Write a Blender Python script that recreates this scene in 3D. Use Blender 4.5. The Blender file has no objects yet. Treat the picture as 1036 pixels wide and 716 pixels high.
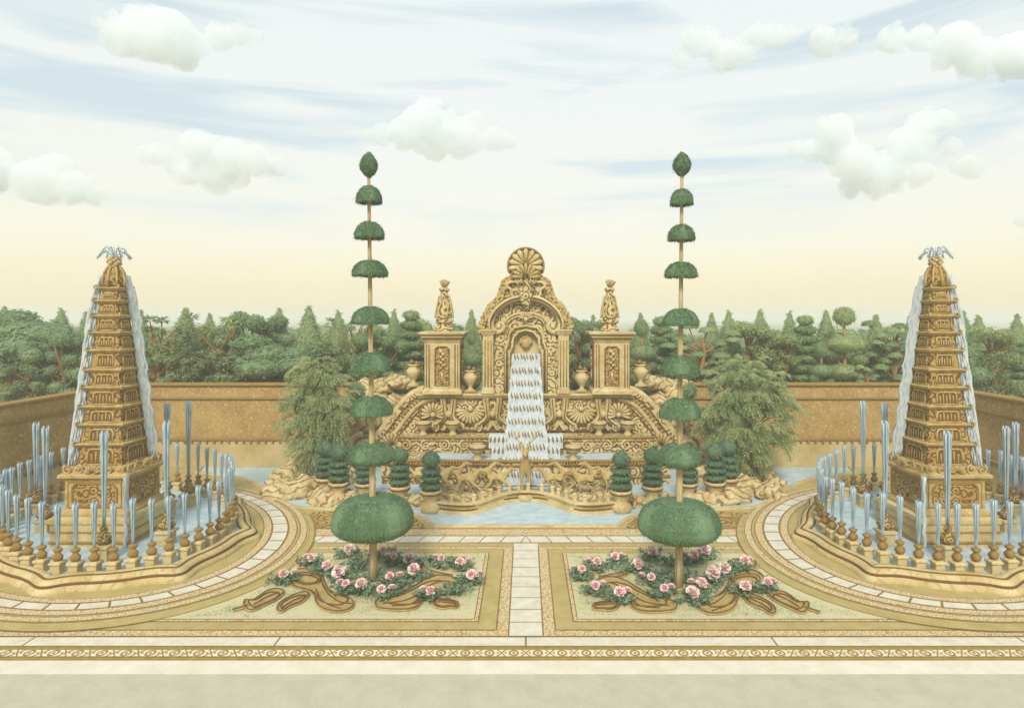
import bpy, math, random
from mathutils import Vector, Matrix, noise as mnoise
PI = math.pi
R = random.Random(7)
scene = bpy.context.scene
COL = scene.collection

# ------------------------------------------------------------------ camera geometry (photo 1036 x 716)
HAZE = 0.0026
F, HX, HY, H = 640.0, 532.0, 322.0, 6.5
def G(px, py, z=0.0):
    d = F * (H - z) / (py - HY)
    return Vector(((px - HX) * d / F, d, z))
def P(px, py, d):
    return Vector(((px - HX) * d / F, d, H - (py - HY) * d / F))
def yd(py, z=0.0):
    return F * (H - z) / (py - HY)

# ------------------------------------------------------------------ mesh builder
class MB:
    def __init__(self): self.v = []; self.f = []
    def add(self, vs, fs):
        o = len(self.v); self.v += [tuple(p) for p in vs]; self.f += [tuple(i + o for i in f) for f in fs]; return self
    def box(self, c, s, rz=0.0, taper=1.0):
        x, y, z = c; a, b, h = s[0] / 2, s[1] / 2, s[2] / 2
        vs = []
        for k, t in ((-1, 1.0), (1, taper)):
            for i, j in ((-1, -1), (1, -1), (1, 1), (-1, 1)):
                u, w = i * a * t, j * b * t
                vs.append((x + u * math.cos(rz) - w * math.sin(rz), y + u * math.sin(rz) + w * math.cos(rz), z + k * h))
        return self.add(vs, [(3, 2, 1, 0), (4, 5, 6, 7), (0, 1, 5, 4), (1, 2, 6, 5), (2, 3, 7, 6), (3, 0, 4, 7)])
    def lathe(self, prof, c=(0, 0, 0), seg=16, rot=0.0, sx=1.0, sy=1.0, wob=None):
        vs, fs = [], []
        n = len(prof)
        for r, z in prof:
            for i in range(seg):
                a = rot + 2 * PI * i / seg
                k = wob(a, z) if wob else 1.0
                vs.append((c[0] + r * sx * k * math.cos(a), c[1] + r * sy * k * math.sin(a), c[2] + z))
        for j in range(n - 1):
            for i in range(seg):
                i2 = (i + 1) % seg
                fs.append((j * seg + i, j * seg + i2, (j + 1) * seg + i2, (j + 1) * seg + i))
        fs.append(tuple(range(seg - 1, -1, -1)))
        fs.append(tuple((n - 1) * seg + i for i in range(seg)))
        return self.add(vs, fs)
    def sq(self, prof, c=(0, 0, 0)):                       # profile of half-widths on a square plan
        return self.lathe([(r * math.sqrt(2), z) for r, z in prof], c, 4, PI / 4)
    def tube(self, pts, rad, seg=8, closed=False, flat=1.0):
        pts = [Vector(p) for p in pts]; n = len(pts)
        if not hasattr(rad, '__len__'): rad = [rad] * n
        vs, fs = [], []
        up = Vector((0.02, 0.03, 1)).normalized()
        prev = None
        for i, p in enumerate(pts):
            a = pts[(i - 1) % n] if (closed or i > 0) else p
            b = pts[(i + 1) % n] if (closed or i < n - 1) else p
            t = (b - a)
            t = t.normalized() if t.length > 1e-9 else Vector((0, 0, 1))
            if prev is None:
                ref = up if abs(t.dot(up)) < 0.95 else Vector((1, 0.02, 0))
                u = t.cross(ref).normalized()
            else:
                u = (prev - t * prev.dot(t))
                u = u.normalized() if u.length > 1e-6 else t.orthogonal().normalized()
            prev = u
            w = t.cross(u).normalized()
            for k in range(seg):
                an = 2 * PI * k / seg
                q = u * math.cos(an) * rad[i] + w * math.sin(an) * rad[i]
                vs.append(p + Vector((q.x, q.y, q.z * flat)))
        m = n if closed else n - 1
        for i in range(m):
            for k in range(seg):
                k2 = (k + 1) % seg; i2 = (i + 1) % n
                fs.append((i * seg + k, i2 * seg + k, i2 * seg + k2, i * seg + k2))
        if not closed:
            fs.append(tuple(range(seg))); fs.append(tuple((n - 1) * seg + k for k in range(seg - 1, -1, -1)))
        return self.add(vs, fs)
    def ball(self, c, r, sub=10, sx=1, sy=1, sz=1):
        prof = [(max(1e-3, r * math.sin(PI * i / sub)), -r * sz * math.cos(PI * i / sub)) for i in range(sub + 1)]
        return self.lathe(prof, c, sub + 4, 0, sx, sy)
    def prism(self, out, y0, y1):                          # outline in x,z, extruded along y
        n = len(out)
        vs = [(x, y0, z) for x, z in out] + [(x, y1, z) for x, z in out]
        fs = [tuple(range(n)), tuple(range(2 * n - 1, n - 1, -1))]
        fs += [((i + 1) % n, i, i + n, (i + 1) % n + n) for i in range(n)]
        return self.add(vs, fs)
    def slab(self, out, z0, z1):                           # outline in x,y, extruded along z
        n = len(out)
        vs = [(p[0], p[1], z1) for p in out] + [(p[0], p[1], z0) for p in out]
        fs = [tuple(range(n)), tuple(range(2 * n - 1, n - 1, -1))]
        fs += [((i + 1) % n, i, i + n, (i + 1) % n + n) for i in range(n)]
        return self.add(vs, fs)
    def sheet(self, out, z):
        return self.add([(p[0], p[1], z) for p in out], [tuple(range(len(out)))])
    def ring(self, cx, cy, a0, b0, a1, b1, z, t0=0, t1=2 * PI, n=160, back=1.0, em=None):
        vs, fs = [], []
        for i in range(n + 1):
            t = t0 + (t1 - t0) * i / n
            k = back if math.sin(t) > 0 else 1.0
            if em: vs += [(*em(a0 * math.cos(t), b0 * k * math.sin(t)), z), (*em(a1 * math.cos(t), b1 * k * math.sin(t)), z)]
            else: vs += [(cx + a0 * math.cos(t), cy + b0 * k * math.sin(t), z), (cx + a1 * math.cos(t), cy + b1 * k * math.sin(t), z)]
        fs = [(2 * i, 2 * i + 1, 2 * i + 3, 2 * i + 2) for i in range(n)]
        return self.add(vs, fs)
    def sweep(self, out, prof, closed=True):               # profile (offset outwards, z) along a plan outline
        n, m = len(out), len(prof)
        vs, fs = [], []
        for i in range(n):
            a = Vector(out[(i - 1) % n if (closed or i > 0) else i]); b = Vector(out[(i + 1) % n if (closed or i < n - 1) else i])
            t = (b - a); t.normalize(); nn = Vector((t.y, -t.x))
            for o, z in prof: vs.append((out[i][0] + nn.x * o, out[i][1] + nn.y * o, z))
        for i in range(n if closed else n - 1):
            i2 = (i + 1) % n
            for k in range(m - 1): fs.append((i * m + k, i2 * m + k, i2 * m + k + 1, i * m + k + 1))
        if not closed:
            fs.append(tuple(range(m - 1, -1, -1))); fs.append(tuple((n - 1) * m + k for k in range(m)))
        return self.add(vs, fs)
    def leaf(self, p, d, nrm, l, w):
        d = d.normalized(); s = d.cross(nrm)
        s = s.normalized() if s.length > 1e-5 else d.orthogonal().normalized()
        up = s.cross(d) * (w * 0.25)
        return self.add([p, p + d * l * 0.5 + s * w * 0.5 + up, p + d * l, p + d * l * 0.5 - s * w * 0.5 + up], [(0, 1, 2, 3)])
    def mesh(self, name, smooth=False):
        me = bpy.data.meshes.new(name); me.from_pydata(self.v, [], self.f); me.validate(); me.update()
        if smooth:
            for p in me.polygons: p.use_smooth = True
        return me

def obj(name, mb, mat, parent=None, smooth=False, bevel=0.0):
    me = mb.mesh(name, smooth) if isinstance(mb, MB) else mb
    me.materials.clear(); me.materials.append(mat)
    o = bpy.data.objects.new(name, me); COL.objects.link(o)
    if parent is not None: o.parent = parent
    if bevel:
        b = o.modifiers.new('bevel', 'BEVEL'); b.width = bevel; b.segments = 2; b.limit_method = 'ANGLE'; b.angle_limit = math.radians(40)
    return o
def tag(o, label, cat, group=None):
    o['label'] = label; o['category'] = cat
    if group: o['group'] = group
    return o
def thing(name, label, cat, loc=(0, 0, 0), rz=0.0, group=None):
    o = bpy.data.objects.new(name, None); COL.objects.link(o); o.empty_display_size = 0.2
    o.location = loc; o.rotation_euler = (0, 0, rz)
    return tag(o, label, cat, group)
def struct(name, mb, mat, smooth=False):
    o = obj(name, mb, mat, None, smooth); o['kind'] = 'structure'; return o
KIDS = {}
def copy_tree(o, label=None, parent=None):
    c = o.copy(); COL.objects.link(c)
    if parent is not None: c.parent = parent
    if label: c['label'] = label
    for ch in list(o.children): copy_tree(ch, None, c)
    return c
ORD = 'first second third fourth fifth sixth seventh eighth ninth tenth eleventh twelfth thirteenth fourteenth fifteenth sixteenth seventeenth eighteenth nineteenth twentieth twenty-first twenty-second twenty-third twenty-fourth twenty-fifth'.split()

# ------------------------------------------------------------------ materials
class NT:
    def __init__(self, name):
        self.m = bpy.data.materials.new(name); self.m.use_nodes = True
        self.t = self.m.node_tree; self.b = self.t.nodes['Principled BSDF']; self.out = self.t.nodes['Material Output']
    def n(self, typ, **k):
        x = self.t.nodes.new(typ)
        for a, b in k.items(): setattr(x, a, b)
        return x
    def l(self, a, b): self.t.links.new(a, b)
    def coord(self, kind='Object', scale=(1, 1, 1)):
        c = self.n('ShaderNodeTexCoord'); m = self.n('ShaderNodeMapping'); m.inputs['Scale'].default_value = scale
        self.l(c.outputs[kind], m.inputs['Vector']); return m.outputs['Vector']
    def noise(self, vec, scale, detail=4, rough=0.55, dist=0.0):
        x = self.n('ShaderNodeTexNoise'); x.inputs['Scale'].default_value = scale; x.inputs['Detail'].default_value = detail
        x.inputs['Roughness'].default_value = rough; x.inputs['Distortion'].default_value = dist
        self.l(vec, x.inputs['Vector']); return x
    def mapr(self, v, a, b, c=0.0, d=1.0):
        x = self.n('ShaderNodeMapRange'); x.inputs[1].default_value = a; x.inputs[2].default_value = b
        x.inputs[3].default_value = c; x.inputs[4].default_value = d; self.l(v, x.inputs[0]); return x.outputs[0]
    def math(self, op, a, b=None):
        x = self.n('ShaderNodeMath', operation=op)
        for i, q in enumerate((a, b)):
            if q is None: continue
            if isinstance(q, (int, float)): x.inputs[i].default_value = q
            else: self.l(q, x.inputs[i])
        return x.outputs[0]
    def mix(self, fac, a, b, typ='MIX'):
        x = self.n('ShaderNodeMix', data_type='RGBA', blend_type=typ)
        for i, q in ((0, fac), (6, a), (7, b)):
            if isinstance(q, (int, float)): x.inputs[i].default_value = q
            elif isinstance(q, tuple): x.inputs[i].default_value = (*q, 1) if len(q) == 3 else q
            else: self.l(q, x.inputs[i])
        return x.outputs[2]
    def bump(self, h, s=0.4, d=0.02):
        x = self.n('ShaderNodeBump'); x.inputs['Strength'].default_value = s; x.inputs['Distance'].default_value = d
        self.l(h, x.inputs['Height']); self.l(x.outputs['Normal'], self.b.inputs['Normal'])
    def color(self, c):
        if isinstance(c, tuple): self.b.inputs['Base Color'].default_value = (*c, 1)
        else: self.l(c, self.b.inputs['Base Color'])
    def rough(self, r): self.b.inputs['Roughness'].default_value = r

def stone(name, c1, c2, c3=None, orn=None, mott=1.3, bump=0.5, width=0.35, vein=0):
    t = NT(name); v = t.coord()
    n1 = t.noise(v, mott, 6, 0.65); base = t.mix(t.mapr(n1.outputs[0], 0.35, 0.68), c1, c2)
    n2 = t.noise(v, 28, 5, 0.7); base = t.mix(t.mapr(n2.outputs[0], 0.56, 0.72, 0, 0.4), base, tuple(x * 0.55 for x in c2))
    h = n2.outputs[0]
    if vein:
        n3 = t.noise(v, vein, 3, 0.5, 0.6)
        ln = t.mapr(t.math('ABSOLUTE', t.math('SINE', t.math('MULTIPLY', n3.outputs[0], 34.0))), 0.0, 0.30, 0.62, 0.0)
        base = t.mix(ln, base, VEIN)
    if orn:
        sc, fr = orn
        w = t.noise(v, sc * 0.7, 3)
        a = t.n('ShaderNodeMix', data_type='RGBA', blend_type='LINEAR_LIGHT'); a.inputs[0].default_value = 0.12
        t.l(v, a.inputs[6]); t.l(w.outputs['Color'], a.inputs[7])
        vo = t.n('ShaderNodeTexVoronoi', feature='F1'); vo.inputs['Scale'].default_value = sc; t.l(a.outputs[2], vo.inputs['Vector'])
        s = t.math('SINE', t.math('MULTIPLY', vo.outputs['Distance'], fr))
        fac = t.mapr(s, width - 0.35, width + 0.35)
        base = t.mix(fac, base, c3)
        h = t.math('SUBTRACT', t.math('MULTIPLY', n2.outputs[0], 0.3), fac)
    t.color(base); t.rough(0.85); t.b.inputs['Specular IOR Level'].default_value = 0.2
    t.bump(h, bump, 0.03)
    return t.m
CREAM, TAN, OCHRE, DARK = (0.60, 0.495, 0.26), (0.43, 0.305, 0.11), (0.32, 0.195, 0.045), (0.165, 0.085, 0.018)
VEIN = (0.30, 0.185, 0.055)
M = {}
M['stone'] = stone('pale_stone', CREAM, TAN, vein=0.9)
M['carved'] = stone('carved_stone', CREAM, (0.50,0.385,0.17), DARK, (2.7, 19), bump=0.9, width=0.5)
M['carved_fine'] = stone('finely_carved_stone', (0.46, 0.33, 0.12), OCHRE, DARK, (4.2, 18), bump=0.9, width=0.4)
M['bedstone'] = stone('weathered_bed_stone', (0.47, 0.36, 0.15), (0.36, 0.25, 0.08), mott=3, vein=1.4)
M['gilt'] = stone('ochre_stone', OCHRE, (0.25, 0.15, 0.04), mott=4)
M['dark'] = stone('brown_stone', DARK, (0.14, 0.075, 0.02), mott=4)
M['tower'] = stone('tower_stone', (0.42, 0.285, 0.095), (0.30, 0.18, 0.045), (0.14, 0.07, 0.014), (4.6, 17), bump=0.8, width=0.45)
M['towerpale'] = stone('tower_pale_stone', (0.52, 0.395, 0.165), (0.34, 0.215, 0.06), mott=5, vein=2.2)
M['sandpave'] = stone('gold_sand_paving', (0.44, 0.35, 0.135), (0.36, 0.27, 0.09), mott=2.2, bump=0.2)
M['scrollpave'] = stone('scroll_carved_paving', (0.44, 0.32, 0.12), OCHRE, (0.20, 0.105, 0.025), (1.6, 26), bump=0.6)
M['khaki'] = stone('khaki_gravel', (0.485, 0.452, 0.335), (0.42, 0.39, 0.275), mott=2.2, bump=0.15)
M['palepave'] = stone('pale_paving', (0.70, 0.645, 0.51), (0.61, 0.55, 0.41), mott=2.0, bump=0.15)
M['white'] = stone('white_flagstone', (0.66, 0.625, 0.50), (0.54, 0.49, 0.36), mott=3.0, bump=0.2)
M['joint'] = stone('brown_joint', (0.26, 0.155, 0.045), (0.21, 0.12, 0.035), mott=4, bump=0.2)
M['gold'] = stone('gold_inlay', (0.36, 0.245, 0.06), (0.27, 0.165, 0.03), mott=7, bump=0.3)
M['cloudstuff'] = None

def mosaic():
    t = NT('pebble_mosaic'); v = t.coord()
    vo = t.n('ShaderNodeTexVoronoi', feature='DISTANCE_TO_EDGE'); vo.inputs['Scale'].default_value = 13; t.l(v, vo.inputs['Vector'])
    n = t.noise(v, 1.5, 4)
    edge = t.mix(t.mapr(n.outputs[0], 0.4, 0.6), (0.42, 0.22, 0.05), (0.36, 0.23, 0.07))
    t.color(t.mix(t.mapr(vo.outputs['Distance'], 0.05, 0.14), edge, (0.60, 0.50, 0.30))); t.rough(0.85)
    t.bump(vo.outputs['Distance'], 0.3, 0.02); return t.m
M['mosaic'] = mosaic()

def wall_mat():
    t = NT('ochre_plaster'); v = t.coord()
    n1 = t.noise(v, 0.7, 6, 0.7); n2 = t.noise(v, 9, 6, 0.75)
    c = t.mix(t.mapr(n1.outputs[0], 0.35, 0.65), (0.41, 0.27, 0.085), (0.27, 0.155, 0.036))
    c = t.mix(t.mapr(n2.outputs[0], 0.48, 0.62, 0, 0.6), c, (0.50, 0.37, 0.15))
    vo = t.n('ShaderNodeTexVoronoi', feature='F1'); vo.inputs['Scale'].default_value = 4.5; t.l(v, vo.inputs['Vector'])
    spot = t.mapr(vo.outputs['Distance'], 0.09, 0.19, 1.0, 0.0)
    c = t.mix(spot, c, (0.58, 0.48, 0.27))
    t.color(c); t.rough(0.9); t.bump(n2.outputs[0], 0.5, 0.03); return t.m
M['wall'] = wall_mat()
def wall_low():
    t = NT('pale_weathered_plaster'); v = t.coord()
    n1 = t.noise(v, 0.6, 6, 0.7); n2 = t.noise(v, 12, 6, 0.75)
    c = t.mix(t.mapr(n1.outputs[0], 0.35, 0.65), (0.54, 0.43, 0.21), (0.40, 0.275, 0.09))
    c = t.mix(t.mapr(n2.outputs[0], 0.5, 0.66, 0, 0.5), c, (0.58, 0.48, 0.26))
    t.color(c); t.rough(0.9); t.bump(n2.outputs[0], 0.5, 0.03); return t.m
M['walllow'] = wall_low()

def rock_mat():
    t = NT('rockery_stone'); v = t.coord()
    w = t.n('ShaderNodeTexWave', wave_type='BANDS', bands_direction='DIAGONAL'); w.inputs['Scale'].default_value = 1.1
    w.inputs['Distortion'].default_value = 9; w.inputs['Detail'].default_value = 3; w.inputs['Detail Scale'].default_value = 1.4; t.l(v, w.inputs['Vector'])
    n = t.noise(v, 2.2, 6, 0.7)
    c = t.mix(t.mapr(n.outputs[0], 0.4, 0.65), (0.58, 0.47, 0.25), (0.42, 0.29, 0.10))
    c = t.mix(t.mapr(w.outputs['Fac'], 0.0, 0.22, 1, 0), c, (0.20, 0.115, 0.03))
    t.color(c); t.rough(0.9); t.bump(t.math('ADD', w.outputs['Fac'], n.outputs[0]), 0.6, 0.06); return t.m
M['rock'] = rock_mat()

def lawn_mat():
    t = NT('pale_lawn'); v = t.coord()
    n = t.noise(t.coord('Object', (1, 3.2, 1)), 1.3, 5, 0.6); n2 = t.noise(v, 30, 4, 0.7)
    c = t.mix(t.mapr(n.outputs[0], 0.55, 0.72), (0.54, 0.485, 0.275), (0.36, 0.40, 0.19))
    c = t.mix(t.mapr(n2.outputs[0], 0.4, 0.7, 0, 0.5), c, (0.47, 0.42, 0.21))
    t.color(c); t.rough(0.95); t.bump(n2.outputs[0], 0.4, 0.02); return t.m
M['lawn'] = lawn_mat()

def water_mat(name, a, b, sc=(1, 1, 1), rough=0.22, lo=0.4, hi=0.62, bump=0.25, scale=2.0):
    t = NT(name); v = t.coord('Object', sc)
    n = t.noise(v, scale, 6, 0.7, 0.3)
    n2 = t.noise(v, scale * 7, 4, 0.65)
    c = t.mix(t.mapr(n.outputs[0], lo, hi), a, b)
    c = t.mix(t.mapr(n2.outputs[0], 0.52, 0.7, 0, 0.6), c, (0.60, 0.62, 0.58))
    t.color(c); t.rough(rough); t.b.inputs['Specular IOR Level'].default_value = 0.35; t.bump(n2.outputs[0], bump, 0.03); return t.m
M['water'] = water_mat('pool_water', (0.33, 0.46, 0.515), (0.50, 0.58, 0.58), (1, 1.6, 1), 0.45)
M['water'].node_tree.nodes['Principled BSDF'].inputs['Specular IOR Level'].default_value = 0.12
M['fall'] = water_mat('falling_water', (0.36, 0.48, 0.53), (0.62, 0.66, 0.65), (6, 6, 0.8), 0.4, 0.4, 0.6, 0.6)
M['foam'] = water_mat('foaming_water', (0.40, 0.51, 0.55), (0.66, 0.69, 0.67), (3, 3, 1.5), 0.5, 0.35, 0.6, 0.8, 3.0)
M['jetblue'] = water_mat('jet_water', (0.20, 0.34, 0.42), (0.54, 0.64, 0.67), (8, 8, 0.5), 0.3, 0.4, 0.6, 0.5)

M['jetblue'].node_tree.nodes['Principled BSDF'].inputs['Alpha'].default_value = 0.82
M['foam'].node_tree.nodes['Principled BSDF'].inputs['Alpha'].default_value = 0.9
def leafy(name, a, b, c, trans=0.25):
    t = NT(name)
    g = t.n('ShaderNodeNewGeometry'); v = t.coord()
    n = t.noise(v, 1.7, 3)
    r = t.n('ShaderNodeValToRGB'); e = r.color_ramp.elements
    e[0].position = 0.0; e[0].color = (*a, 1); e[1].position = 1.0; e[1].color = (*c, 1)
    m = e.new(0.5); m.color = (*b, 1)
    fac = t.math('ADD', t.math('MULTIPLY', g.outputs['Random Per Island'], 0.7), t.mapr(n.outputs[0], 0.35, 0.65, 0, 0.3))
    t.l(fac, r.inputs['Fac']); t.color(r.outputs['Color']); t.rough(0.7); t.b.inputs['Specular IOR Level'].default_value = 0.2
    tr = t.n('ShaderNodeBsdfTranslucent'); t.l(r.outputs['Color'], tr.inputs['Color'])
    ms = t.n('ShaderNodeMixShader'); ms.inputs[0].default_value = trans
    t.l(t.b.outputs[0], ms.inputs[1]); t.l(tr.outputs[0], ms.inputs[2]); t.l(ms.outputs[0], t.out.inputs['Surface'])
    return t.m
M['topiary'] = leafy('clipped_yew', (0.10, 0.185, 0.09), (0.145, 0.25, 0.125), (0.20, 0.31, 0.165), 0.3)
M['dwarf'] = leafy('dwarf_box', (0.085, 0.15, 0.085), (0.12, 0.205, 0.11), (0.165, 0.255, 0.14), 0.3)
M['leaf_a'] = leafy('leaf_blue_green', (0.16, 0.255, 0.125), (0.27, 0.385, 0.19), (0.43, 0.52, 0.27), 0.5)
M['leaf_b'] = leafy('leaf_yellow_green', (0.225, 0.315, 0.125), (0.37, 0.45, 0.195), (0.52, 0.56, 0.28), 0.5)
M['leaf_c'] = leafy('leaf_mid_green', (0.155, 0.255, 0.115), (0.27, 0.385, 0.17), (0.44, 0.51, 0.245), 0.5)
M['leaf_d'] = leafy('leaf_pale_green', (0.26, 0.36, 0.17), (0.40, 0.49, 0.245), (0.54, 0.59, 0.33), 0.5)
M['wood_mass'] = leafy('far_leaf', (0.25, 0.33, 0.165), (0.35, 0.42, 0.21), (0.46, 0.50, 0.27), 0.42)
M['willow'] = leafy('feather_leaf', (0.15, 0.235, 0.11), (0.34, 0.41, 0.18), (0.56, 0.57, 0.27), 0.5)
M['roseleaf'] = leafy('rose_leaf', (0.10, 0.19, 0.11), (0.17, 0.27, 0.155), (0.28, 0.36, 0.21))
M['bark'] = stone('bark', (0.40, 0.28, 0.10), (0.24, 0.14, 0.045), mott=3)
M['barkred'] = stone('reddish_bark', (0.34, 0.17, 0.06), (0.22, 0.10, 0.035), mott=3)
def petal_mat():
    t = NT('pink_petal'); g = t.n('ShaderNodeNewGeometry')
    t.color(t.mix(g.outputs['Random Per Island'], (0.76, 0.46, 0.45), (0.84, 0.72, 0.65))); t.rough(0.6); return t.m
M['petal'] = petal_mat()
M['petalred'] = stone('deep_pink_petal', (0.60, 0.16, 0.18), (0.52, 0.11, 0.12), mott=9)
def trunk_mat():
    t = NT('smooth_pale_trunk'); v = t.coord('Object', (9, 9, 0.6))
    n = t.noise(v, 2.5, 5, 0.7)
    t.color(t.mix(t.mapr(n.outputs[0], 0.35, 0.65), (0.56, 0.46, 0.25), (0.27, 0.165, 0.05))); t.rough(0.8); t.bump(n.outputs[0], 0.5, 0.02); return t.m
M['trunk'] = trunk_mat()
def cloud_mat():
    t = NT('cloud_vapour'); t.t.nodes.remove(t.b); v = t.coord()
    pv = t.n('ShaderNodeVolumePrincipled'); pv.inputs['Color'].default_value = (0.958, 0.982, 1.0, 1); pv.inputs['Anisotropy'].default_value = 0.0
    n = t.noise(v, 0.22, 6, 0.7)
    t.l(t.mapr(n.outputs[0], 0.38, 0.62, 0.045, 0.22), pv.inputs['Density'])
    t.l(pv.outputs[0], t.out.inputs['Volume']); return t.m
M['cloud'] = cloud_mat()
M['earth'] = stone('forest_floor', (0.20, 0.22, 0.10), (0.16, 0.19, 0.08), mott=0.5)

# ------------------------------------------------------------------ camera, light, sky
cam = bpy.data.cameras.new('camera'); co = bpy.data.objects.new('camera', cam); COL.objects.link(co)
cam.sensor_fit = 'HORIZONTAL'; cam.sensor_width = 36; cam.lens = 36 * F / 1036
cam.shift_x = (518 - HX) / 1036; cam.shift_y = -(358 - HY) / 1036
cam.clip_start = 0.1; cam.clip_end = 6000
co.location = (0, 0, H); co.rotation_euler = (PI / 2, 0, 0); scene.camera = co
SUN_EL, SUN_AZ = math.radians(42), math.radians(187)      # azimuth from +Y, clockwise: behind the camera
sd = Vector((math.sin(SUN_AZ) * math.cos(SUN_EL), math.cos(SUN_AZ) * math.cos(SUN_EL), math.sin(SUN_EL)))
sl = bpy.data.lights.new('sun', 'SUN'); sl.energy = 1.5; sl.angle = math.radians(12); sl.color = (1.0, 0.95, 0.86)
so = bpy.data.objects.new('sun', sl); COL.objects.link(so); so.rotation_euler = sd.to_track_quat('Z', 'Y').to_euler()
so.location = sd * 60
w = bpy.data.worlds.new('World'); scene.world = w; w.use_nodes = True
def build_world():
    nt = w.node_tree; nt.nodes.clear()
    def n(t, **k):
        x = nt.nodes.new(t)
        for a, b in k.items(): setattr(x, a, b)
        return x
    L = nt.links.new
    out = n('ShaderNodeOutputWorld')
    sky = n('ShaderNodeTexSky', sky_type='NISHITA', sun_disc=False); sky.sun_elevation = SUN_EL; sky.sun_rotation = SUN_AZ
    sky.dust_density = 3.0; sky.air_density = 1.0
    b1 = n('ShaderNodeBackground'); b1.inputs['Strength'].default_value = 0.06; L(sky.outputs[0], b1.inputs['Color'])
    tc = n('ShaderNodeTexCoord'); sp = n('ShaderNodeSeparateXYZ'); L(tc.outputs['Generated'], sp.inputs[0])
    # a thin even layer of high cloud, warm where one looks through more of it
    r = n('ShaderNodeValToRGB'); L(sp.outputs['Z'], r.inputs['Fac'])
    e = r.color_ramp.elements
    e[0].position = 0.0; e[0].color = (0.82, 0.71, 0.45, 1); e[1].position = 1.0; e[1].color = (0.64, 0.72, 0.77, 1)
    for p, c in ((0.05, (0.84, 0.745, 0.49)), (0.11, (0.83, 0.79, 0.63)), (0.18, (0.80, 0.795, 0.70)), (0.30, (0.775, 0.80, 0.75)), (0.42, (0.76, 0.80, 0.78))):
        q = e.new(p); q.color = (*c, 1)
    mp = n('ShaderNodeMapping'); mp.inputs['Scale'].default_value = (2.2, 2.2, 17); L(tc.outputs['Generated'], mp.inputs[0])
    nz = n('ShaderNodeTexNoise'); nz.inputs['Scale'].default_value = 1.0; nz.inputs['Detail'].default_value = 5; nz.inputs['Distortion'].default_value = 0.5
    L(mp.outputs[0], nz.inputs['Vector'])
    mr = n('ShaderNodeMapRange'); mr.inputs[1].default_value = 0.47; mr.inputs[2].default_value = 0.60; L(nz.outputs[0], mr.inputs[0])
    up = n('ShaderNodeMapRange'); up.inputs[1].default_value = 0.10; up.inputs[2].default_value = 0.24; up.inputs[4].default_value = 0.95; L(sp.outputs['Z'], up.inputs[0])
    mu = n('ShaderNodeMath', operation='MULTIPLY'); L(mr.outputs[0], mu.inputs[0]); L(up.outputs[0], mu.inputs[1])
    mx = n('ShaderNodeMix', data_type='RGBA'); L(mu.outputs[0], mx.inputs[0]); L(r.outputs[0], mx.inputs[6]); mx.inputs[7].default_value = (0.55, 0.65, 0.68, 1)
    b2 = n('ShaderNodeBackground'); b2.inputs['Strength'].default_value = 0.60; L(mx.outputs[2], b2.inputs['Color'])
    ms = n('ShaderNodeMixShader'); ms.inputs[0].default_value = 0.82
    L(b1.outputs[0], ms.inputs[1]); L(b2.outputs[0], ms.inputs[2]); L(ms.outputs[0], out.inputs[0])
build_world()
vs = scene.view_settings; vs.view_transform = 'Standard'; vs.look = 'None'; vs.gamma = 1; vs.exposure = 1.15; vs.use_curve_mapping = False

# ------------------------------------------------------------------ ground, pool, paving
BX, BY = 12.4, 19.45                # basin centres at (+-BX, BY); the basins are ovals lying diagonally
def EL(x, y): return (x * 1.05 - y * .575, x * .29 + y * .99)
def EM(s, x, y):
    u, v = EL(x, y); return (s * (BX - u), BY + v)
WX, WY = 17.4, 27.9                 # garden wall inner faces
struct('ground', MB().sheet([(-1500, -200), (1500, -200), (1500, 2500), (-1500, 2500)], -0.16), M['earth'])
struct('pool_water', MB().sheet([(-14.6, 19.0), (14.6, 19.0), (14.6, 31), (-14.6, 31)], -0.05), M['water'])
edge = [(441, 531.5), (432, 525), (420, 520), (400, 517), (380, 516), (350, 515), (324, 514), (300, 512.5), (288, 507), (276, 498), (262, 490), (240, 482), (200, 477.5)]
el = [G(*p) for p in edge]
left_edge = [(p.x, p.y) for p in el] + [(-14.2, 27.9)]
right_edge = [(-x, y) for x, y in left_edge]
plaza_out = [(-30, 2), (30, 2), (30, 27.9)] + [(14.2, 27.9)] + right_edge[-2::-1] + left_edge[:-1] + [(-14.2, 27.9), (-30, 27.9)]
struct('plaza_paving', MB().slab(plaza_out, -0.155, 0.0), M['sandpave'])
# moulded stone edge of the pool
pe = left_edge[::-1] + right_edge
m = MB().sweep([p for p in left_edge[::-1][1:]] + right_edge[:-1], [(0.0, -0.1), (0.0, 0.05), (0.05, 0.06), (0.16, 0.06), (0.18, 0.004)][::1], False)
struct('pool_kerb', m, M['stone'])

def rect(x0, y0, x1, y1, z, mb=None): return (mb or MB()).sheet([(x0, y0), (x1, y0), (x1, y1), (x0, y1)], z)
def slabs_x(mb, x0, x1, y0, y1, n, z, gap=0.035, skew=0.0):
    for i in range(n):
        a = x0 + (x1 - x0) * i / n + gap / 2; b = x0 + (x1 - x0) * (i + 1) / n - gap / 2
        mb.sheet([(a - skew, y0), (b - skew, y0), (b, y1), (a, y1)], z)
def slabs_y(mb, x0, x1, y0, y1, n, z, gap=0.03):
    for i in range(n):
        a = y0 + (y1 - y0) * i / n + gap / 2; b = y0 + (y1 - y0) * (i + 1) / n - gap / 2
        mb.sheet([(x0, a), (x1, a), (x1, b), (x0, b)], z)
y531, y534, y541, y549, y552 = yd(533), yd(535), yd(541.5), yd(549), yd(552.5)
y644, y654, y668, y682 = yd(644), yd(654), yd(668), yd(682)
PXI = 0.34                                                # half width of the middle path
XO = 9.6
mos, jnt, whi, sandy, lawn, scrollp = MB(), MB(), MB(), MB(), MB(), MB()
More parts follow.
